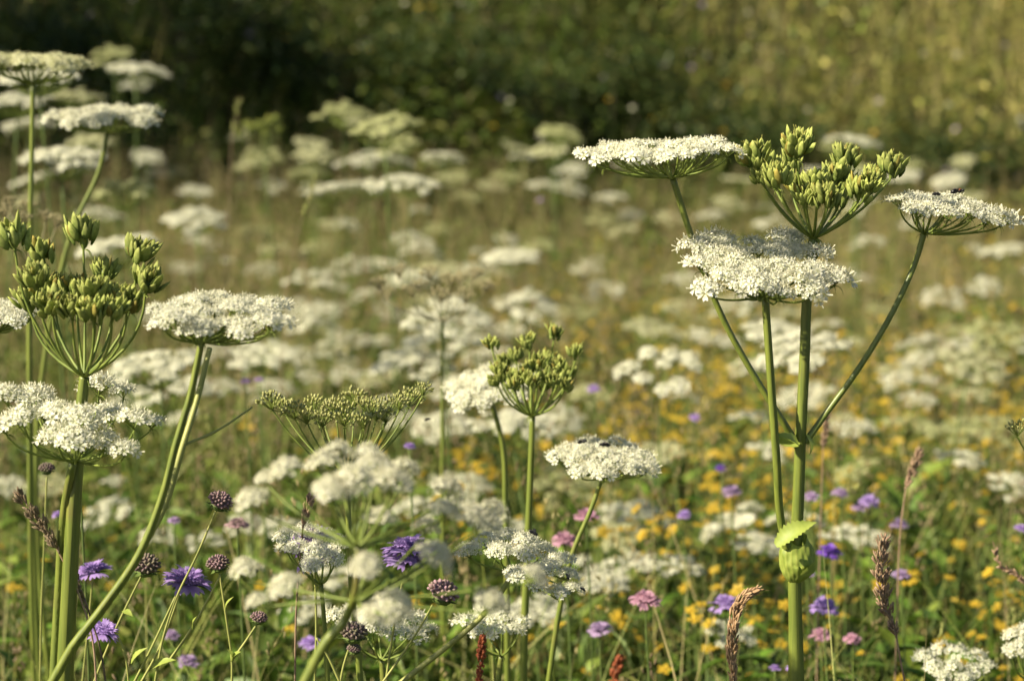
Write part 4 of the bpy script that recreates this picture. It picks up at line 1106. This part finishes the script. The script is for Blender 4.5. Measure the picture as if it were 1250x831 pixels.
far = [(1006, 741, 40, 2.5, M_PURPLE, "bright purple flower right of the tall hogweed's stem, below the sheath"), (1013, 674, 32, 2.6, M_VIOLET, "deep violet flower beside the leaf sheath"), (886, 739, 44, 2.5, M_PURPLE, "purple flower just above the curved straw grass spike"),
       (1026, 602, 22, 3.0, M_MAUVE, "mauve flower right of the tall hogweed, leftmost of three together"), (1060, 612, 26, 3.0, M_PURPLE, "purple flower right of the tall hogweed, lowest of three together"), (1048, 620, 20, 3.0, M_MAUVE, "mauve flower right of the tall hogweed, middle of three together"), (990, 607, 22, 2.9, M_MAUVE, "mauve flower touching the tall hogweed's stem above the sheath"),
       (1100, 702, 24, 2.7, M_MAUVE, "mauve flower just right of the brown clumped grass spike"), (848, 510, 16, 3.4, M_PURPLE, "tiny purple flower left of the tall hogweed's thin branch"), (1246, 645, 18, 2.8, M_PURPLE, "purple flower at the right border"), (893, 600, 26, 3.0, M_MAUVE, "dull mauve flower above the star-shaped umbel"),
       (835, 628, 18, 3.0, M_PURPLE, "purple flower between the greyish umbel and star-shaped umbel"), (300, 466, 16, 3.0, M_MAUVE, "left one of two mauve flowers right of the leaning hogweed"), (316, 464, 14, 3.05, M_MAUVE, "right one of two mauve flowers right of the leaning hogweed"), (946, 815, 15, 2.5, M_PURPLE, "left one of two small purple flowers at the stem's foot"), (966, 815, 15, 2.5, M_PURPLE, "right one of two small purple flowers at the stem's foot"),
       (377, 785, 28, 2.6, M_PURPLE, "purple flower beneath the small sharp umbel"), (70, 628, 14, 2.6, M_PURPLE, "little purple flower left of the thick left stem"), (213, 636, 18, 2.6, M_MAUVE, "mauve flower beside the leaning stem, upper one"), (210, 775, 22, 2.6, M_MAUVE, "mauve flower beneath the open purple scabious"), (230, 808, 30, 2.5, M_MAUVE, "pale mauve flower at the bottom left"), (1098, 640, 24, 3.0, M_MAUVE, "pale mauve flower above the brown clumped spike"),
       (985, 700, 20, 2.8, M_MAUVE, "dull mauve flower behind the leaf sheath"), (660, 245, 10, 6, M_MAUVE, "tiny mauve flower far off before the bank"), (725, 475, 18, 3.5, M_PURPLE, "purple flower right of the middle seed head"), (880, 572, 16, 3.2, M_VIOLET, "dark violet flower left of the tall hogweed's branching node"),
       (788, 733, 44, 2.4, M_PINK, "largest pink flower head, round, in the right foreground"), (716, 630, 32, 2.6, M_PINK, "flat pink flower right of the middle seed head's stem"), (690, 660, 36, 2.6, M_PINK, "dusky pink flower right of the sagging white umbel"), (732, 769, 34, 2.5, M_MAUVE, "mauve flower left of the largest pink one"), (1002, 775, 30, 2.6, M_PINK, "pink flower right of the tall hogweed's stem near the bottom"), (1040, 780, 24, 2.6, M_PINK, "pink flower left of the brown clumped spike's stalk"),
       (290, 640, 30, 2.4, M_KNOBP, "dusky pink blurred flower above the fluffy heads"), (640, 470, 12, 4, M_PINK, "faint pink flower far behind the middle seed head"), (500, 545, 16, 2.6, M_PURPLE, "purple flower behind the yellow-green seeding umbel"), (95, 525, 12, 2.2, M_PURPLE, "purple speck beside the thick left stem")]
for k, (x, y, w, d, m, lb) in enumerate(far):
    scab_plant(lb, d, [[(x + 4, y + 90), (x + 1, y + 40), (x, y + 4)]], [(x, y, w, .1 * math.sin(k), -.15)], seed=20 + k, pm=m, group="small round wildflowers in the grass", cat="wildflower", name="round_flower", sm=M_BRACT)

# ------------------------------------------------------------------ grass spikes
def spike(label, D, axis_px, stem_px, r, m, n=90, clump=0, seed=1, sl=.0045, sw=.0012, sm=M_SPIKE, spread=.5, sr=.0009):
    rng = np.random.default_rng(seed)
    pts = [P(x, y, D) for x, y in stem_px]
    foot = to_ground(pts[-1])
    root = thing("grass_spike", label, "grass spike", foot, "seeding grass spikes")
    ax = spline([P(x, y, D) for x, y in axis_px], 10)          # tip first
    mb = MB(); tube(mb, np.vstack([ax, spline([ax[-1]] + pts + [foot], 6)[1:]]), [sr * .5, sr, sr * 1.2], 6); part("stem", mb, sm, root)
    mb = MB()
    t = rng.uniform(0, 1, n)
    if clump: t = np.clip((np.floor(t * clump) + .5 + rng.normal(0, .24, n)) / clump, 0, 1)
    ti = t * (len(ax) - 1); i0 = np.clip(ti.astype(int), 0, len(ax) - 2)
    p = ax[i0] + (ax[i0 + 1] - ax[i0]) * (ti - i0)[:, None]
    d = ax[i0] - ax[i0 + 1]; d /= np.linalg.norm(d, axis=1)[:, None]
    o = rng.normal(0, 1, (n, 3)); o -= d * np.sum(o * d, axis=1)[:, None]; o /= np.linalg.norm(o, axis=1)[:, None]
    prof = np.sin(np.pi * np.clip(t * .88 + .1, 0, 1)) ** .5
    if clump: prof = prof * (.65 + .5 * np.abs(np.sin(t * clump * math.pi)))
    p = p + o * (r * prof * np.sqrt(rng.random(n)))[:, None]
    R = frames(d + o * spread + rng.normal(0, .15, (n, 3)), rng) * np.array([sw, sw, sl])[None, None, :]
    mb.stamp(EV, EF, R * rng.uniform(.7, 1.2, n)[:, None, None], p)
    # awns
    for k in range(0, n, 2):
        e = p[k] + (d[k] + o[k] * .6) * sl
        mb.add(np.array([e - o[k] * .0002, e + np.cross(o[k], d[k]) * .0003, e + (d[k] + o[k] * .7) * sl * 1.1]), np.array([[0, 1, 2]]))
    part("spikelets", mb, m, root)
spike("dark brown leaning grass spike left of the thick left stem", 1.88, [(17, 597), (38, 622), (52, 642), (71, 672)], [(92, 715), (112, 775), (118, 840)], .0062, M_SPIKED, 130, 4, 1)
spike("short brown grass tip behind the small sharp umbel", 1.98, [(380, 603), (375, 622), (370, 640)], [(362, 735), (360, 840)], .004, M_SPIKE, 60, 0, 2)
spike("brown clumped grass spike standing right of the tall hogweed", 2.05, [(1080, 650), (1076, 690), (1079, 730), (1094, 775)], [(1100, 810), (1106, 840)], .0082, M_SPIKE, 260, 6, 3)
spike("curved straw-coloured grass spike with bent tip near the bottom", 1.92, [(927, 717), (905, 732), (895, 765), (893, 800), (897, 850)], [(900, 900), (902, 1000)], .0060, M_STRAW, 300, 0, 4, spread=.25)
spike("thin red sorrel-like spike at the bottom middle", 1.97, [(589, 775), (587, 800), (584, 845)], [(582, 900)], .0038, M_RED, 160, 9, 5, sl=.0025, sw=.0016)
spike("blurred reddish spike at the bottom, right of the thin red one", 2.5, [(757, 800), (752, 820), (748, 850)], [(746, 900)], .006, M_RED, 120, 5, 6, sl=.0035, sw=.002)
spike("soft brown grass spike above the brown clumped one", 2.5, [(1124, 548), (1116, 570), (1106, 594)], [(1100, 640), (1095, 760)], .006, M_SPIKE, 110, 4, 7)
spike("pale thin spike rising against the dark bank at left", 4.5, [(292, 118), (290, 140), (284, 158)], [(280, 220), (278, 330)], .007, M_TWIG, 16, 0, 8, sl=.008, sw=.0014, sm=M_SPIKE, sr=.0007)
spike("thin straw spike in brown grass above the mid meadow umbels", 3.6, [(385, 215), (378, 240), (370, 262)], [(355, 320), (345, 420)], .004, M_TWIG, 40, 0, 9, sm=M_SPIKE, sr=.0005)
spike("bent brown stalk near the right border", 2.3, [(1212, 660), (1222, 690), (1240, 700), (1252, 712)], [(1258, 760), (1260, 840)], .003, M_SPIKE, 50, 0, 10)
spike("dark thin grass stem with few spikelets right of the thick left stem", 1.9, [(92, 690), (96, 715), (108, 745)], [(122, 790), (130, 840)], .0018, M_SPIKED, 20, 0, 11, sm=M_SPIKED)
spike("brown blurred grass tip left of the tall hogweed's node", 2.7, [(1010, 500), (1008, 520), (1005, 545)], [(1003, 600), (1000, 700)], .005, M_SPIKE, 80, 0, 12)

# ------------------------------------------------------------------ insects on the umbels
def insect(label, c, heading, L, amber=False, seed=1, cat="fly"):
    rng = np.random.default_rng(seed)
    h = nrm(heading); zz = nrm(np.array([0, 0, 1.0]) - h * h[2]); s = np.cross(h, zz)
    root = thing("bee" if cat == "bee" else "fly", label, cat, c)
    prof = [(-.5, .01), (-.45, .09), (-.3, .15), (-.12, .16), (0, .09), (.06, .14), (.18, .17), (.28, .12), (.31, .07), (.36, .12), (.43, .11), (.48, .02)]
    mb = MB(); tube(mb, np.array([np.asarray(c) + h * L * t + zz * L * (.17 - .05 * (t < -.2)) for t, _ in prof]), [r * L for _, r in prof], 10)
    for sg in (-1, 1):
        for k in (-.02, .12, .24):
            a = np.asarray(c) + h * L * k + zz * L * .1; e = a + s * sg * L * .32 + h * L * (k - .1) * .8
            tube(mb, np.array([a, (a + e) / 2 + zz * L * .1, e - zz * L * .12]), L * .016, 4)
    part("body", mb, M_CHIT, root)
    for sg in (-1, 1):
        mb = MB(); a = np.asarray(c) + h * L * .15 + zz * L * .3 + s * sg * L * .06
        blade(mb, a, a - h * L * .62 + s * sg * L * .26, L * .24, .03, tooth=0, side=zz, seg=8)
        part("wing", mb, M_WING, root)
    if amber:
        mb = MB(); mb.add(np.asarray(c) + h * L * .16 + zz * L * .2 + rng.normal(0, 0, 3) + EV * [L * .17, L * .17, L * .14], EF); part("collar", mb, M_AMBER, root)
insect("black bee with rusty collar on the right umbel of the tall hogweed", P(1169, 236, 2.0), (.9, -.3, .1), .0145, True, 1, "bee")
insect("small grey-black fly left of the rusty bee on the same umbel", P(1143, 239, 1.99), (-.8, -.4, 0), .0105, False, 2)
insect("black fly on the left side of the umbel with two flies", P(711, 541, 2.21), (.7, -.5, .2), .013, False, 3)
insect("black fly on the right side of the umbel with two flies", P(738, 545, 2.19), (-.9, -.3, .1), .014, False, 4)
insect("dark bee at the top of the sagging sharp umbel", P(651, 652, 1.95), (.5, -.6, -.2), .012, False, 5, "bee")
insect("small black fly on the lower edge of the sagging umbel", P(692, 704, 1.95), (.3, -.3, -.9), .0075, False, 6)
insect("small black fly at the low right end of the sagging umbel", P(711, 720, 1.96), (.8, -.2, -.5), .0070, False, 7)
insect("tiny dark beetle-like fly on the front umbel of the tall hogweed", P(997, 305, 1.91), (.8, -.3, .1), .0050, False, 8)
insect("black fly at the edge of the bright tilted umbel", P(522, 513, 2.4), (.8, -.3, .2), .0085, False, 9)
